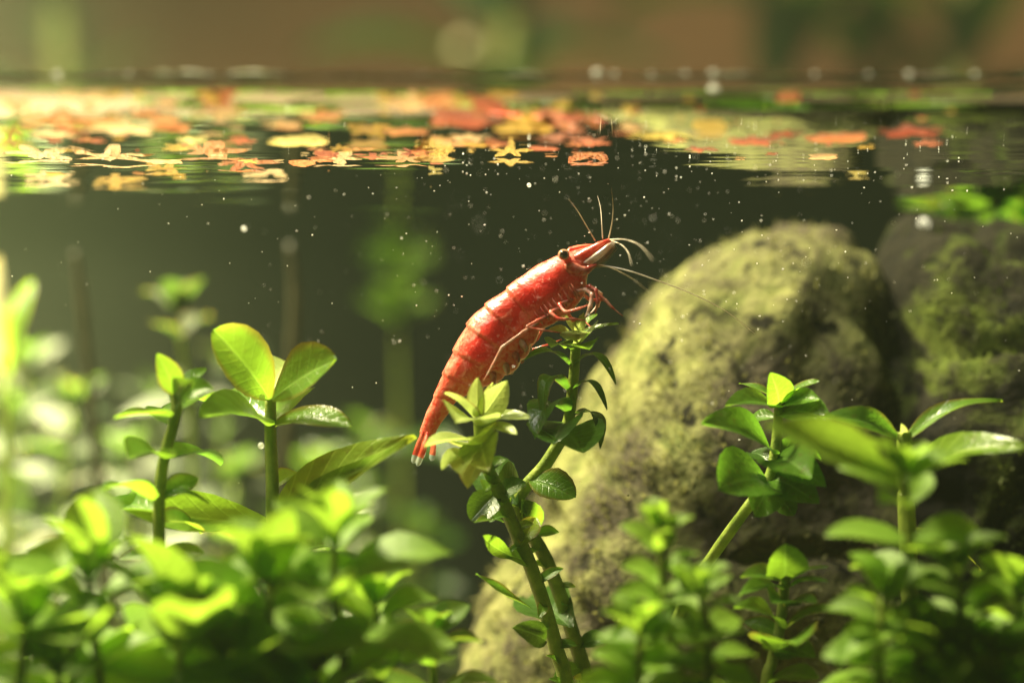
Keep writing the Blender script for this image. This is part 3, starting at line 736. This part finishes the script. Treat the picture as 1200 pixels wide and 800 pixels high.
def scrap_mesh(shape, mat):
    key = (shape, mat)
    if key in SCRAP: return SCRAP[key]
    rr = random.Random(shape * 17 + 3); lob = rr.choice((3, 4, 5, 5, 6)); ph = rr.uniform(0, 6)
    dep = rr.uniform(.5, .75); n = 72; V, F = [(0, 0, 0)], []
    amp = [rr.uniform(-1, 1) for _ in range(n)]; big = [rr.uniform(.65, 1.1) for _ in range(lob)]
    for k in range(1, 5):
        for i in range(n):
            a = 2 * PI * i / n; c = (lob * (a + ph) / (2 * PI)) % lob
            r = (1 - dep + dep * (1 - abs(2 * (c % 1) - 1)) ** 1.15 * 1.08) * big[int(c) % lob] + .07 * amp[i] * (k / 4) + .06 * noise.noise(Vector((math.cos(a) * 4, math.sin(a) * 4, shape)))
            if shape % 4 == 3: r = 1 - .30 * abs(math.sin(a + ph)) + .07 * amp[i] + .15 * noise.noise(Vector((math.cos(a) * 2, math.sin(a) * 2, shape)))
            q = r * k / 4; x, y = q * math.cos(a), q * math.sin(a)
            z = .06 * noise.noise(Vector((x * 2, y * 2, shape * 3.1)))
            V.append((x, y, z))
    for i in range(n): F.append((0, 1 + i, 1 + (i + 1) % n))
    for k in range(3):
        for i in range(n):
            a = 1 + k * n + i; b = 1 + k * n + (i + 1) % n; F.append((a, a + n, b + n, b))
    me = mesh('scrap', V, F); me.materials.append(SM[mat]); SCRAP[key] = me
    return me
# px, py, width px, colour, tilt (radians about x: front edge hanging down), label
FL = [
 (20, 127, 56, 'pale', .15, 'pale floating leaf scrap at the left edge, nearest the waterline'),
 (72, 142, 120, 'orange', .1, 'wide orange pink floating scrap second from the left edge'),
 (14, 160, 46, 'gold', .9, 'golden scrap hanging down into the water at the left edge'),
 (62, 156, 66, 'pale', .1, 'pale narrow floating scrap below the wide orange one at left'),
 (148, 150, 100, 'pale', .25, 'pale jagged floating scrap right of the wide orange one at left'),
 (250, 117, 58, 'orange', .6, 'peach coloured curled scrap standing highest on the water at left'),
 (262, 138, 66, 'pale', .3, 'pale jagged scrap just under the curled peach one'),
 (222, 164, 46, 'yellow', .0, 'thin yellow floating sliver left of centre'),
 (205, 148, 36, 'orange', .0, 'small orange floating scrap near the thin yellow sliver'),
 (380, 137, 58, 'orange', .1, 'flat orange floating scrap between two pale ones left of centre'),
 (335, 146, 58, 'pale', .1, 'pinkish pale floating scrap left of the flat orange one'),
 (350, 166, 72, 'yellow', .05, 'long yellow floating sliver left of the golden hanging leaf'),
 (372, 174, 28, 'orange', .1, 'tiny orange scrap under the long yellow sliver'),
 (430, 160, 62, 'gold', .75, 'large golden leaf scrap hanging into the water left of centre'),
 (418, 174, 40, 'orange', .1, 'orange scrap beside the tip of the golden hanging leaf'),
 (488, 124, 90, 'pale', .1, 'peach oval floating scrap near the waterline left of centre'),
 (540, 142, 84, 'red', .2, 'dark red floating scrap left of the big red orange arch'),
 (548, 161, 56, 'pale', .15, 'silvery pink floating scrap under the dark red one'),
 (478, 153, 60, 'orange', .05, 'thin orange floating scrap right of the golden hanging leaf'),
 (530, 167, 66, 'orange', .2, 'lacy orange floating scrap above the golden lacy one'),
 (508, 181, 60, 'gold', .45, 'lacy golden scrap dipping under the surface, upper left of the shrimp'),
 (509, 200, 16, 'yellow', .8, 'tiny pale crumb hanging below the lacy golden scrap'),
 (597, 183, 54, 'gold', .55, 'bright gold star scrap dipping under the surface above the shrimp tail'),
 (650, 150, 134, 'red', .35, 'largest arched red orange floating leaf in the middle'),
 (610, 150, 60, 'gold', .2, 'golden scrap overlapping the left end of the arched red leaf'),
 (690, 167, 64, 'red', .1, 'dull red floating scrap beneath the arched red leaf'),
 (690, 187, 60, 'orange', .4, 'orange red star scrap dipping under the surface above the shrimp head'),
 (740, 150, 50, 'pale', .1, 'pale scrap at the right end of the arched red leaf'),
 (776, 158, 74, 'yellow', .05, 'long yellow floating sliver right of centre'),
 (832, 153, 50, 'gold', .5, 'folded golden floating leaf right of centre'),
 (822, 175, 44, 'red', .05, 'small flat red sliver under the folded golden leaf'),
 (880, 165, 66, 'red', .1, 'red jagged floating scrap right of the folded golden leaf'),
 (915, 157, 48, 'red', .0, 'thin dark red sliver over the red jagged scrap'),
 (980, 162, 74, 'orange', .15, 'orange red floating scrap above the top of the large rock'),
 (974, 168, 30, 'red', .3, 'small red crumb under the orange red scrap over the rock'),
 (1066, 154, 90, 'red', .15, 'long red floating scrap near the right end of the row'),
 (1084, 168, 42, 'red', .1, 'small red sliver at the right end of the row'),
 (965, 184, 42, 'pale', .1, 'pinkish floating sliver low above the rock'),
 (1005, 206, 32, 'yellow', .4, 'yellow crumb sunk lowest above the rock'),
 (905, 180, 18, 'red', .2, 'tiny red crumb between two scraps above the rock'),
 (1016, 172, 30, 'gold', .1, 'tiny golden crumbs cluster above the top of the rock'),
 (868, 186, 16, 'orange', .2, 'tiny orange crumb under the red jagged scrap'),
 (130, 188, 110, 'pale', .1, 'blurred pale scrap floating farther back at left'),
 (45, 184, 90, 'pale', .1, 'blurred pale scrap floating farther back near the left edge'),
 (245, 181, 84, 'orange', .1, 'blurred orange scrap farther back, left of centre'),
 (285, 196, 70, 'orange', .2, 'blurred orange scrap farthest back, left of centre'),
 (135, 216, 70, 'gold', .5, 'blurred yellow scrap hanging farthest back at left'),
 (318, 208, 60, 'pale', .3, 'blurred dim scrap far back under the long yellow sliver'),
 (395, 190, 70, 'pale', .1, 'blurred pale scrap far back behind the golden hanging leaf'),
 (475, 190, 66, 'pale', .1, 'blurred peach scrap far back below the lacy golden one'),
 (195, 200, 60, 'gold', .3, 'blurred golden scrap far back between pale ones at left'),
 (60, 212, 80, 'pale', .3, 'blurred pale scrap hanging far back near the left edge'),
]
for i, (px, py, w, mt, tilt, lb) in enumerate(FL):
    tilt = (.12 if 'blurred' in lb else (tilt * .5 if tilt >= .5 else (tilt * .5 if tilt >= .3 else tilt * 0.12)))
    p = on_water(px, py, 0.0)
    sc = 0.5 * w * (p.y) / FPX * 1.12
    rot = Matrix.Rotation(tilt, 4, 'X') @ Matrix.Rotation(R.uniform(0, 6.28), 4, 'Z')
    m = Matrix.Translation(p - Vector((0, 0, sc * math.sin(tilt) * .55 + sc * .03 + .004))) @ rot @ Matrix.Scale(sc, 4)
    o = link('floating_leaf', scrap_mesh((i % 13) if (i % 13) % 4 != 3 or px > 330 else (i % 13) - 1, mt), None, None, m)
    tag(o, lb, 'leaf', 'leaf scraps floating on the water')

# a scatter of small crumbs between the big scraps
CR = [('gold', 'golden'), ('orange', 'orange'), ('red', 'red'), ('pale', 'pale')]
for i in range(110):
    cpx = R.uniform(0, 700) if i < 80 else R.uniform(560, 1120)
    cpy = R.uniform(108, 214 if cpx < 330 else 192); mt, word = CR[0 if R.random() < .4 else R.randrange(1, 4)] if cpx < 640 else CR[R.choice((0, 1, 2, 2))]
    p = on_water(cpx, cpy, 0.0); sc = R.uniform(.05, .2) * (1 if cpx < 640 else .6)
    m = Matrix.Translation(p - Vector((0, 0, .008))) @ Matrix.Rotation(R.uniform(-.12, .12), 4, 'X') @ Matrix.Rotation(R.uniform(0, 6.28), 4, 'Z') @ Matrix.Diagonal((sc, sc * R.uniform(.5, 1), sc, 1))
    o = link('leaf_crumb', scrap_mesh(R.randrange(13), mt), None, None, m)
    side = 'left of the shrimp' if cpx < 480 else ('above the shrimp' if cpx < 760 else 'right of the shrimp')
    tag(o, 'one of the small %s crumbs scattered on the water surface %s' % (word, side), 'leaf crumb', '%s crumbs on the water %s' % (word, side))

# ------------------------------------------------------------------ shrimp
def shrimp_mat():
    t = NT('shrimp_shell'); obj = t.n('ShaderNodeTexCoord').outputs['Object']
    at = t.n('ShaderNodeAttribute', attribute_name='rim').outputs['Fac']
    ven = t.n('ShaderNodeAttribute', attribute_name='ven').outputs['Fac']
    core = t.n('ShaderNodeAttribute', attribute_name='core').outputs['Fac']
    n1 = t.noise(obj, 5.0, 4, 0.6, 0.6); n2 = t.noise(obj, 17.0, 4, 0.6, 0.4); n3 = t.noise(obj, 34.0, 3, 0.6)
    red = t.mix(t.ramp(n1, [(0.36, (0, 0, 0)), (0.62, (1, 1, 1))]), (0.42, 0.005, 0.004), (0.58, 0.024, 0.012))
    pink = t.mix(t.ramp(n2, [(0.38, (0, 0, 0)), (0.62, (1, 1, 1))]), (0.58, 0.040, 0.022), (0.70, 0.19, 0.12))
    f = t.ramp(t.math('ADD', t.math('MULTIPLY', core, 0.75), t.math('MULTIPLY', n1, 0.7)), [(0.40, (1, 1, 1)), (0.88, (0, 0, 0))])
    col = t.mix(f, red, pink)
    patch = t.ramp(t.noise(obj, 7.5, 3, 0.6, 1.2), [(0.56, (0, 0, 0)), (0.66, (1, 1, 1))])
    col = t.mix(t.math('MULTIPLY', patch, 0.75), col, (0.72, 0.25, 0.19))
    fleck = t.ramp(n3, [(0.60, (0, 0, 0)), (0.70, (1, 1, 1))])
    col = t.mix(t.math('MULTIPLY', fleck, 0.60), col, (0.74, 0.32, 0.25))
    col = t.mix(t.math('MULTIPLY', at, t.math('MULTIPLY', n2, 0.42)), col, (0.72, 0.26, 0.13))
    vv = t.math('MULTIPLY', ven, t.ramp(n2, [(0.40, (0, 0, 0)), (0.58, (1, 1, 1))]))
    col = t.mix(t.math('MULTIPLY', vv, 0.7), col, (0.66, 0.30, 0.20))
    dors = t.n('ShaderNodeAttribute', attribute_name='dors').outputs['Fac']
    col = t.mix(t.math('MULTIPLY', dors, t.ramp(n2, [(0.38, (0.0, 0.0, 0.0)), (0.62, (0.7, 0.7, 0.7))])), col, (0.70, 0.22, 0.14))
    nm = t.bump(t.math('ADD', t.math('MULTIPLY', n2, 0.4), n1), 0.4, 0.05)
    s = t.pr(col, 0.30, nm, Subsurface_Weight=0.4, Subsurface_Radius=(0.30, 0.06, 0.03), Subsurface_Scale=0.35, Coat_Weight=0.35, Coat_Roughness=0.07, Specular_IOR_Level=0.35)
    return t.done(t.mixs(0.14, s, t.n('ShaderNodeBsdfTranslucent', i_Color=t.mix(0.5, col, (0.75, 0.06, 0.015)), i_Normal=nm).outputs[0]))
M['shell'] = shrimp_mat()
def limb_mat(name, a, b, tr=0.35):
    t = NT(name); obj = t.n('ShaderNodeTexCoord').outputs['Object']
    f = t.ramp(t.noise(obj, 14.0, 3), [(0.40, (0, 0, 0)), (0.60, (1, 1, 1))]); col = t.mix(f, a, b)
    s = t.pr(col, 0.25, Coat_Weight=0.5)
    return t.done(t.mixs(tr, s, t.n('ShaderNodeBsdfTranslucent', i_Color=col).outputs[0]))
M['limb'] = limb_mat('shrimp_limb', (0.44, 0.05, 0.03), (0.62, 0.26, 0.18))
M['limb_clear'] = limb_mat('shrimp_limb_clear', (0.55, 0.24, 0.16), (0.62, 0.48, 0.38))
M['scale'] = limb_mat('shrimp_scale_plate', (0.44, 0.30, 0.22), (0.58, 0.52, 0.44), .5)
M['whisker'] = limb_mat('shrimp_whisker', (0.60, 0.52, 0.40), (0.78, 0.72, 0.58))
M['fan'] = limb_mat('shrimp_fan', (0.55, 0.05, 0.03), (0.74, 0.20, 0.11))
M['fan_tip'] = limb_mat('shrimp_fan_tip', (0.26, 0.34, 0.30), (0.45, 0.50, 0.42))
def plain(name, c, rough, **k):
    t = NT(name); return t.done(t.pr(c, rough, **k))
M['eye'] = plain('eye_amber', (0.42, 0.22, 0.13), 0.08, Coat_Weight=1.0)
M['pupil'] = plain('eye_black', (0.004, 0.004, 0.005), 0.05, Coat_Weight=1.0)

DS = 20.0
DV = [((701, 287), (700, 293)), ((690, 289.5), (694, 309)), ((676, 293), (689, 324)), ((660, 298), (684, 338)), ((645, 304), (674, 352)), ((630, 312), (662, 363)),
      ((612, 325), (646, 373)), ((591, 340), (629, 383)), ((569, 356), (618, 399)), ((552, 373), (609, 413)), ((539, 394), (597, 428)), ((526, 420), (580, 442)),
      ((516, 442), (556, 455)), ((507, 464), (537, 468)), ((498, 483), (523, 485)), ((493, 499), (512, 501)), ((490, 510), (508, 512))]
D_ = [P(*a, DS) for a, b in DV]
V_ = [P(*(b if not 2 < i < 13 else (b[0] + (b[0] - a[0]) * .11, b[1] + (b[1] - a[1]) * .11)), DS) for i, (a, b) in enumerate(DV)]
c0 = P(590, 400, DS)
shr = thing('shrimp', c0, 'red mottled shrimp perched on a plant stem, facing right', 'shrimp')
# a slight turn of the whole animal: head nearer to the lens
def turn(p):
    q = p - c0; q = Matrix.Rotation(math.radians(-7), 3, 'Z') @ q; return c0 + q
bounds = [6.9, 8.05, 9.35, 10.65, 11.8, 13.0, 15.6]
ns, nr = 190, 44
VV, FF, RIM, VEN, CORE, DORS = [], [], [], [], [], []
for k in range(ns + 1):
    t = 16.0 * k / ns
    a, b = cat_rom(D_, t), cat_rom(V_, t)
    c = (a + b) * 0.5; half = (a - b) * 0.5; H = half.length; up = half.normalized()
    lat = Vector((0, 1, 0))
    wid = H * (0.80 if t < 7 else 0.80 + 0.06 * math.sin((t - 7) * .5)) * (0.75 + 0.25 * min(1, t / 3))
    lo, hi = (0.0, 6.9)
    for q0, q1 in zip(bounds, bounds[1:]):
        if t > q0: lo, hi = q0, q1
    f = (t - lo) / (hi - lo)
    if lo == 0.0:
        saw = 1.0 + 0.05 * max(0, (f - .6) / .4); rim = max(0, 1 - (1 - f) * 22) ; lobe = 1.0
    else:
        saw = 0.972 + 0.068 * f ** 1.5; rim = max(0, 1 - (1 - f) * 5); lobe = 1 + 0.10 * (1 - abs(2 * f - 1) ** 2.5) - .04
    if t > 15.6: saw = 0.96
    for j in range(nr):
        g = 2 * PI * j / nr
        cg, sg = math.cos(g), math.sin(g)            # cg = 1 on the back
        r_up = H * (saw if cg > 0 else lobe * (0.5 * saw + 0.5))
        px_ = math.copysign(abs(sg) ** 0.9, sg) * wid * saw * (1 - 0.25 * max(0, -cg) ** 2)
        p = c + up * (cg * r_up) + lat * px_
        # gill cover groove and cheek
        if t < 6.9: p += lat * (-px_) * 0.10 * math.exp(-((cg + .35) / .12) ** 2) * min(1, t / 2)
        p += up * 0.006 * noise.noise(p * 9)
        VV.append(turn(p) - c0); RIM.append(rim); DORS.append(max(0.0, min(1.0, (cg - .55) * 3)) * max(.25, min(1, (t - 6) / 3))); VEN.append(max(0.0, min(1.0, (-cg - .15) * 2.2))); CORE.append(math.exp(-((cg - .05) / .55) ** 2) * max(0, min(1, (t - 2) / 3)) * max(0, min(1, (13 - t) / 3)))
for k in range(ns):
    for j in range(nr):
        j2 = (j + 1) % nr; FF.append((k * nr + j, k * nr + j2, (k + 1) * nr + j2, (k + 1) * nr + j))
FF.append(tuple(range(nr))[::-1]); FF.append(tuple(ns * nr + j for j in range(nr)))
me = mesh('body', VV, FF)
for nm_, dat in (('rim', RIM), ('ven', VEN), ('core', CORE), ('dors', DORS)):
    at = me.attributes.new(nm_, 'FLOAT', 'POINT'); at.data.foreach_set('value', dat)
body = link('body', me, M['shell'], shr, Matrix.Translation(c0))

def limb(name, pts, rads, mat='limb', sides=7, knobs=0.35, dd=0.0, parent=None):
    pp = [turn(P(x, y, DS + (z if True else 0))) for x, y, z in pts]
    me = tube_mesh(name, pp, rads, sides, 6, knobs, knobs > .3)
    for v in me.vertices: v.co -= c0
    me.materials.append(M[mat])
    o = bpy.data.objects.new(name, me); COL.objects.link(o); o.parent = parent or shr
    return o
px = 0.0075
# rostrum, the toothed spike over the eyes
limb('rostrum', [(668, 294, 0), (680, 290.5, 0), (692, 289, 0), (702, 288, 0)], [.028, .022, .016, .003], 'fan', knobs=0)
# antennal scales and peduncles
limb('antennule_base', [(676, 304, -.06), (690, 296, -.06), (704, 288, -.06), (716, 282, -.05)], [.045, .040, .030, .014], 'fan', knobs=.1)
limb('antennule_base', [(676, 304, .06), (690, 298, .07), (704, 290, .07), (717, 283, .06)], [.045, .040, .030, .014], 'limb', knobs=.1)
def scale_plate(z, s):
    pts = [(686, 308), (700, 297.5), (714, 287), (721, 284), (719, 289), (710, 298), (700, 306), (692, 311)]
    c = Vector((sum(p[0] for p in pts) / 8, sum(p[1] for p in pts) / 8, 0))
    V, F = [], []
    n = len(pts)
    for off in (-.008, .008):
        for x, y in pts: V.append(turn(P(x, y, DS + z + off)) - c0)
        V.append(turn(P(c.x, c.y, DS + z + off * 2 + s * .02)) - c0)
    for i in range(n):
        j = (i + 1) % n
        F += [(i, j, n), (n + 1 + j, n + 1 + i, 2 * n + 1), (i, n + 1 + i, n + 1 + j, j)]
    me = mesh('antenna_scale', V, F); me.materials.append(M['scale'])
    o = bpy.data.objects.new('antenna_scale', me); COL.objects.link(o); o.parent = shr
    # fringe of fine bristles along the lower rim
    bm_v, bm_f = [], []
    for i in range(22):
        f = i / 21; x = 720 + (697 - 720) * f; y = 288 + (311 - 288) * f + 3 * math.sin(f * PI)
        a = turn(P(x, y, DS + z)) - c0; b = turn(P(x + 3.0, y + 5.0, DS + z)) - c0; k = len(bm_v)
        e = Vector((.004, 0, .003)); bm_v += [a - e, a + e, b, a + Vector((0, .006, 0))]; bm_f += [(k, k + 1, k + 2), (k + 1, k + 3, k + 2), (k + 3, k, k + 2)]
    me = mesh('bristle_fringe', bm_v, bm_f); me.materials.append(M['limb_clear'])
    q = bpy.data.objects.new('bristle_fringe', me); COL.objects.link(q); q.parent = o
scale_plate(-.10, -1); scale_plate(.10, 1)
# eyes on short stalks
def eye(px_, py_, z, r):
    c = turn(P(px_, py_, DS + z))
    e = link('eye', ball_mesh('eye', r, 20, 14), M['eye'], shr, Matrix.Translation(c))
    e.scale = (1, 1, .95)
    pm = ball_mesh('pupil', r * .78, 20, 14); pm.materials.append(M['pupil'])
    p = bpy.data.objects.new('pupil', pm); COL.objects.link(p); p.parent = e; p.location = (0.0, (-1 if z < 0 else 1) * r * .36, 0)
    sm = tube_mesh('eye_stalk', [turn(P(px_ + 3, py_ + 6, DS + z * .5)), turn(P(px_ + 1, py_ + 2, DS + z * .8)), c], [r * .7, r * .6, r * .5], 8, 4)
    for v in sm.vertices: v.co -= c0
    sm.materials.append(M['fan']); so = bpy.data.objects.new('eye_stalk', sm); COL.objects.link(so); so.parent = shr
eye(664.5, 299, -.19, .052); eye(667, 297, .19, .050)
# cheek under the eye
limb('cheek', [(664, 312, -.13), (673, 315, -.15), (684, 318, -.12), (692, 314, -.08)], [.02, .055, .045, .02], 'limb', knobs=0)
limb('cheek', [(664, 312, .13), (673, 315, .15), (684, 318, .12), (692, 314, .08)], [.02, .055, .045, .02], 'limb', knobs=0)
# feelers
for nm_, pts, r0 in [
    ('antennule', [(699, 283, -.05), (690, 266, -.1), (681, 248, -.2), (673, 234, -.35)], .009),
    ('antennule', [(707, 281, 0), (706, 262, .0), (703, 245, .1), (698, 231, .2)], .009),
    ('antennule', [(713, 281, .05), (718, 262, .0), (720, 242, -.05), (719, 222, -.1)], .010),
    ('antennule', [(716, 282, -.05), (738, 282, -.3), (764, 289, -.8), (790, 306, -1.4)], .011),
    ('antennule', [(716, 283, .05), (732, 288, -.2), (745, 297, -.5), (756, 312, -.9)], .010),
    ('antenna', [(700, 312, -.08), (720, 314, -.1), (745, 320, -.15), (775, 331, -.1), (810, 346, .1), (845, 366, .3), (875, 392, .5)], .013),
    ('antenna', [(700, 311, .10), (712, 315, .35), (728, 327, .8), (742, 344, 1.3)], .008)]:
    limb(nm_, pts, [r0 * .68 * (1 - .82 * i / (len(pts) - 1)) for i in range(len(pts))], 'whisker', 6, 0)
limb('antenna_base', [(684, 320, -.09), (693, 315, -.10), (701, 311, -.09)], [.03, .028, .016], 'limb', knobs=.2)
# feeding limbs and walking legs; z < 0 is the near side
LG = [
 ('claw', [(676, 342, -.10), (690, 340, -.20), (699, 346, -.28), (697, 360, -.30), (691, 372, -.28)], [0.019, 0.016, 0.018, 0.016, 0.004], 'limb_clear'),
 ('claw', [(682, 338, -.08), (694, 336, -.15), (702, 341, -.18), (704, 355, -.20), (701, 368, -.18)], [0.018, 0.016, 0.016, 0.014, 0.004], 'limb'),
 ('claw', [(680, 340, .10), (692, 340, .2), (700, 345, .28), (696, 359, .3), (688, 368, .26)], [0.018, 0.016, 0.016, 0.014, 0.004], 'limb_clear'),
 ('leg', [(684, 338, -.06), (698, 342, -.12), (709, 350, -.14), (720, 361, -.14), (732, 371, -.12)], [0.018, 0.014, 0.013, 0.009, 0.003], 'limb'),
 ('leg', [(672, 352, -.12), (660, 357, -.24), (668, 366, -.30), (684, 362, -.30), (694, 358, -.28)], [0.018, 0.016, 0.013, 0.010, 0.004], 'limb'),
 ('leg', [(662, 360, -.13), (650, 366, -.26), (660, 374, -.30), (676, 374, -.24), (690, 376, -.16)], [0.018, 0.016, 0.013, 0.010, 0.004], 'limb'),
 ('leg', [(648, 368, -.13), (634, 376, -.25), (622, 383, -.30), (640, 387, -.28), (660, 390, -.16)], [0.018, 0.014, 0.011, 0.009, 0.004], 'limb'),
 ('leg', [(632, 378, -.12), (618, 389, -.26), (594, 407, -.34), (583, 428, -.36), (572, 446, -.34)], [0.016, 0.014, 0.012, 0.010, 0.004], 'limb_clear'),
 ('leg', [(640, 376, .12), (626, 396, .25), (612, 411, .32), (632, 406, .30), (656, 398, .14)], [0.016, 0.014, 0.012, 0.010, 0.004], 'limb'),
 ('leg', [(660, 362, .13), (668, 376, .26), (682, 378, .26), (690, 384, .2)], [0.016, 0.014, 0.010, 0.004], 'limb'),
 ('leg', [(680, 342, .1), (688, 352, .2), (706, 352, .25), (716, 362, .24)], [0.016, 0.014, 0.010, 0.004], 'limb'),
]
for nm_, pts, rad, mt in LG: limb(nm_, pts, rad, mt)
# ribbed lower edge of the gill cover: little mouth-side plates
for i in range(9):
    f = (i + R.uniform(-.3, .3)) / 8; x = 634 + 44 * f; y = 372 - 33 * f
    limb('leg_plate', [(x - 4, y - 7, -.185), (x, y - 1, -.19), (x + 3, y + 4, -.17), (x + 5, y + 8, -.12)], [.004, .010, .011, .006], 'limb', 6, 0)
# swimmerets under the abdomen
for i, (x, y, ux, uy) in enumerate([(612, 400, 10, 12), (604, 412, 8, 14), (593, 425, 6, 14), (578, 436, 4, 14), (560, 446, 2, 12)]):
    for z in (-.10, .10):
        limb('swimmeret', [(x - 6, y - 5, z), (x, y, z * 1.3), (x + ux * .6, y + uy * .7, z * 1.5), (x + ux * .5, y + uy, z * 1.5)], [.03, .034, .026, .006], 'limb' if i % 2 else 'limb_clear', 7, 0)
# tail fan: middle spike and four paddles
def paddle(name, pts, w, z, mat='fan'):
    n = len(pts); V, F = [], []
    for k in range(13):
        t = (n - 1) * k / 12; c = cat_rom([Vector((x, y, zz)) for x, y, zz in pts], t)
        tg = cat_rom([Vector((x, y, zz)) for x, y, zz in pts], t + .1) - cat_rom([Vector((x, y, zz)) for x, y, zz in pts], t - .1)
        nn = Vector((-tg.y, tg.x, 0)).normalized(); f = k / 12
        ww = w * (0.45 + 0.55 * math.sin(min(1, f * 1.25) * PI * .5)) * (1 if f < .85 else 1 - ((f - .85) / .15) ** 2 * .75)
        for i in range(5):
            u = -1 + i / 2; q = c + nn * ww * u
            V.append(turn(P(q.x, q.y, DS + q.z + .012 * (1 - u * u) * (-1 if z < 0 else 1))) - c0)
    for k in range(12):
        for i in range(4):
            a = k * 5 + i; F.append((a, a + 1, a + 6, a + 5))
    me = mesh(name, V, F); me.materials.append(M[mat]); me.materials.append(M['fan_tip'])
    for k in range(12):
        for i in range(4):
            if k >= 9: me.polygons[k * 4 + i].material_index = 1
    o = bpy.data.objects.new(name, me); COL.objects.link(o); o.parent = shr
    return o
paddle('tail_spike', [(499, 505, 0), (496, 520, 0), (493, 537, 0)], 3.2, 0)
paddle('tail_paddle', [(496, 505, -.06), (490, 522, -.10), (484, 543, -.12)], 3.6, -.1)
paddle('tail_paddle', [(501, 506, -.08), (498, 524, -.15), (490, 546, -.18)], 3.6, -.1)
paddle('tail_paddle', [(497, 505, .06), (493, 522, .10), (488, 540, .12)], 3.6, .1)
paddle('tail_paddle', [(504, 506, .08), (504, 524, .15), (501, 540, .18)], 3.6, .1)

# ------------------------------------------------------------------ bubbles and drifting specks
t = NT('bubble_skin'); M['bubble'] = t.done(t.mixs(0.55, t.n('ShaderNodeBsdfTransparent').outputs[0], t.mixs(0.5, t.pr((0.9, 0.92, 0.88), 0.08, Coat_Weight=1.0), t.n('ShaderNodeBsdfTranslucent', i_Color=(0.9, 0.92, 0.88)).outputs[0])))
M['white'] = plain('bright_speck', (0.88, 0.86, 0.78), 0.4)
BALL = ball_mesh('air_bubble', 1.0, 14, 8); BALL.materials.append(M['bubble'])
def bub(p, r, lb, grp): 
    o = link('air_bubble', BALL, None, None, Matrix.Translation(p) @ Matrix.Scale(r, 4)); return tag(o, lb, 'bubble', grp)
bub(P(306, 522, 19.5), .028, 'bright bubble on the stem with raised round leaves', 'bubbles on plants')
bub(P(307, 465, 19.5), .028, 'bright bubble in the top leaf joint of the raised-leaf stem', 'bubbles on plants')
bub(P(620, 217, 20.0), .020, 'largest lone bubble drifting under the surface above the shrimp', 'drifting bubbles')
bub(P(286, 268, 18.8), .022, 'soft pinkish bubble drifting left of the shrimp', 'drifting bubbles')
for k, px_ in enumerate((67, 104, 152, 190, 228, 262, 300, 312, 700, 720, 763, 803, 836, 852, 955, 1018, 1066, 1143)):
    p = P(px_, 89 + R.uniform(-2, 2), FRONT + .08)
    bub(p, R.uniform(.012, .026) if k % 4 else R.uniform(.03, .04), 'tiny round bubble clinging to the %s of the waterline' % ('left half' if px_ < 600 else 'right half'),
        'bubbles along the left waterline' if px_ < 600 else 'bubbles along the right waterline')
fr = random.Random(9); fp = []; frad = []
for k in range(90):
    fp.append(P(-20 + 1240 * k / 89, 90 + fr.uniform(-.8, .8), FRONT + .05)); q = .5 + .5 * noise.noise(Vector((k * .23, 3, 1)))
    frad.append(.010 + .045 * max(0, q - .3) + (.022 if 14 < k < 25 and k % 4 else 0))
M['glint'] = limb_mat('glint_film', (0.60, 0.64, 0.42), (0.88, 0.88, 0.80), .25)  # pale ribbon painted in for the lamp's glint on the meniscus
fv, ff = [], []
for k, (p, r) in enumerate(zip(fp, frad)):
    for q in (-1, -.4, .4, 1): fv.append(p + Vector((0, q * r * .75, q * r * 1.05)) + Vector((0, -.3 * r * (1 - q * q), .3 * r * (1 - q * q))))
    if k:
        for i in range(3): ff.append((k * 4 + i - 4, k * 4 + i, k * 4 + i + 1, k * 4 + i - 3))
tag(link('waterline_glint', mesh('waterline_glint', fv, ff), M['glint']), 'thin pale ribbon painted as the lamp glint along the waterline at the front glass', 'glint')
bub(P(836, 105, FRONT + .2), .036, 'lone bubble just below the row at the waterline, above the large rock', 'drifting bubbles')
for x, y, dd, r, lb in [(1083, 262, 23.5, .06, 'large whitish blurred bubble above the dark right rock')]:
    bub(P(x, y, dd), r, lb, 'blurred far bubbles')
bm = bmesh.new()
for i in range(620):
    x = R.gauss(700, 300); y = 180 + abs(R.gauss(0, 150)); dd = 20 + R.gauss(0, .9) if R.random() < .75 else R.uniform(17, 32)
    if dd < 16.2 or y > 760: continue
    p = P(x, y, dd)
    if p.z > WATER - .03: continue
    r = (.003 + .0065 * R.random() ** 3)
    m = bmesh.ops.create_icosphere(bm, subdivisions=1, radius=r)
    bmesh.ops.scale(bm, vec=(R.uniform(.5, 1.6), R.uniform(.5, 1.3), R.uniform(.5, 1.3)), verts=m['verts'])
    bmesh.ops.translate(bm, verts=m['verts'], vec=p)
for i in range(230):
    x = R.uniform(480, 1130); y = R.uniform(165, 215) if R.random() < .7 else R.uniform(165, 260); p = P(x, y, 20 + R.gauss(0, .9))
    if p.z > WATER - .02: continue
    m = bmesh.ops.create_icosphere(bm, subdivisions=1, radius=.003 + .006 * R.random() ** 2); bmesh.ops.translate(bm, verts=m['verts'], vec=p)
me = bpy.data.meshes.new('drifting_specks'); bm.to_mesh(me); bm.free(); me.materials.append(M['white'])
tag(bpy.data.objects.new('drifting_specks', me), 'tiny bright specks drifting in the water', 'specks', kind='stuff')
COL.objects.link(bpy.data.objects['drifting_specks'])

# ------------------------------------------------------------------ murky water and air
t = NT('murk')
vs = t.n('ShaderNodeVolumePrincipled'); vs.inputs['Color'].default_value = (0.74, 0.95, 0.58, 1); vs.inputs['Density'].default_value = 0.00075; vs.inputs['Anisotropy'].default_value = 0.6
t.t.links.new(vs.outputs[0], t.out.inputs['Volume'])
hz = link('haze', box_mesh('haze', -100, 100, -5, 140, -4, 92), t.m); tag(hz, 'thin warm murk filling the water', 'haze', kind='stuff')
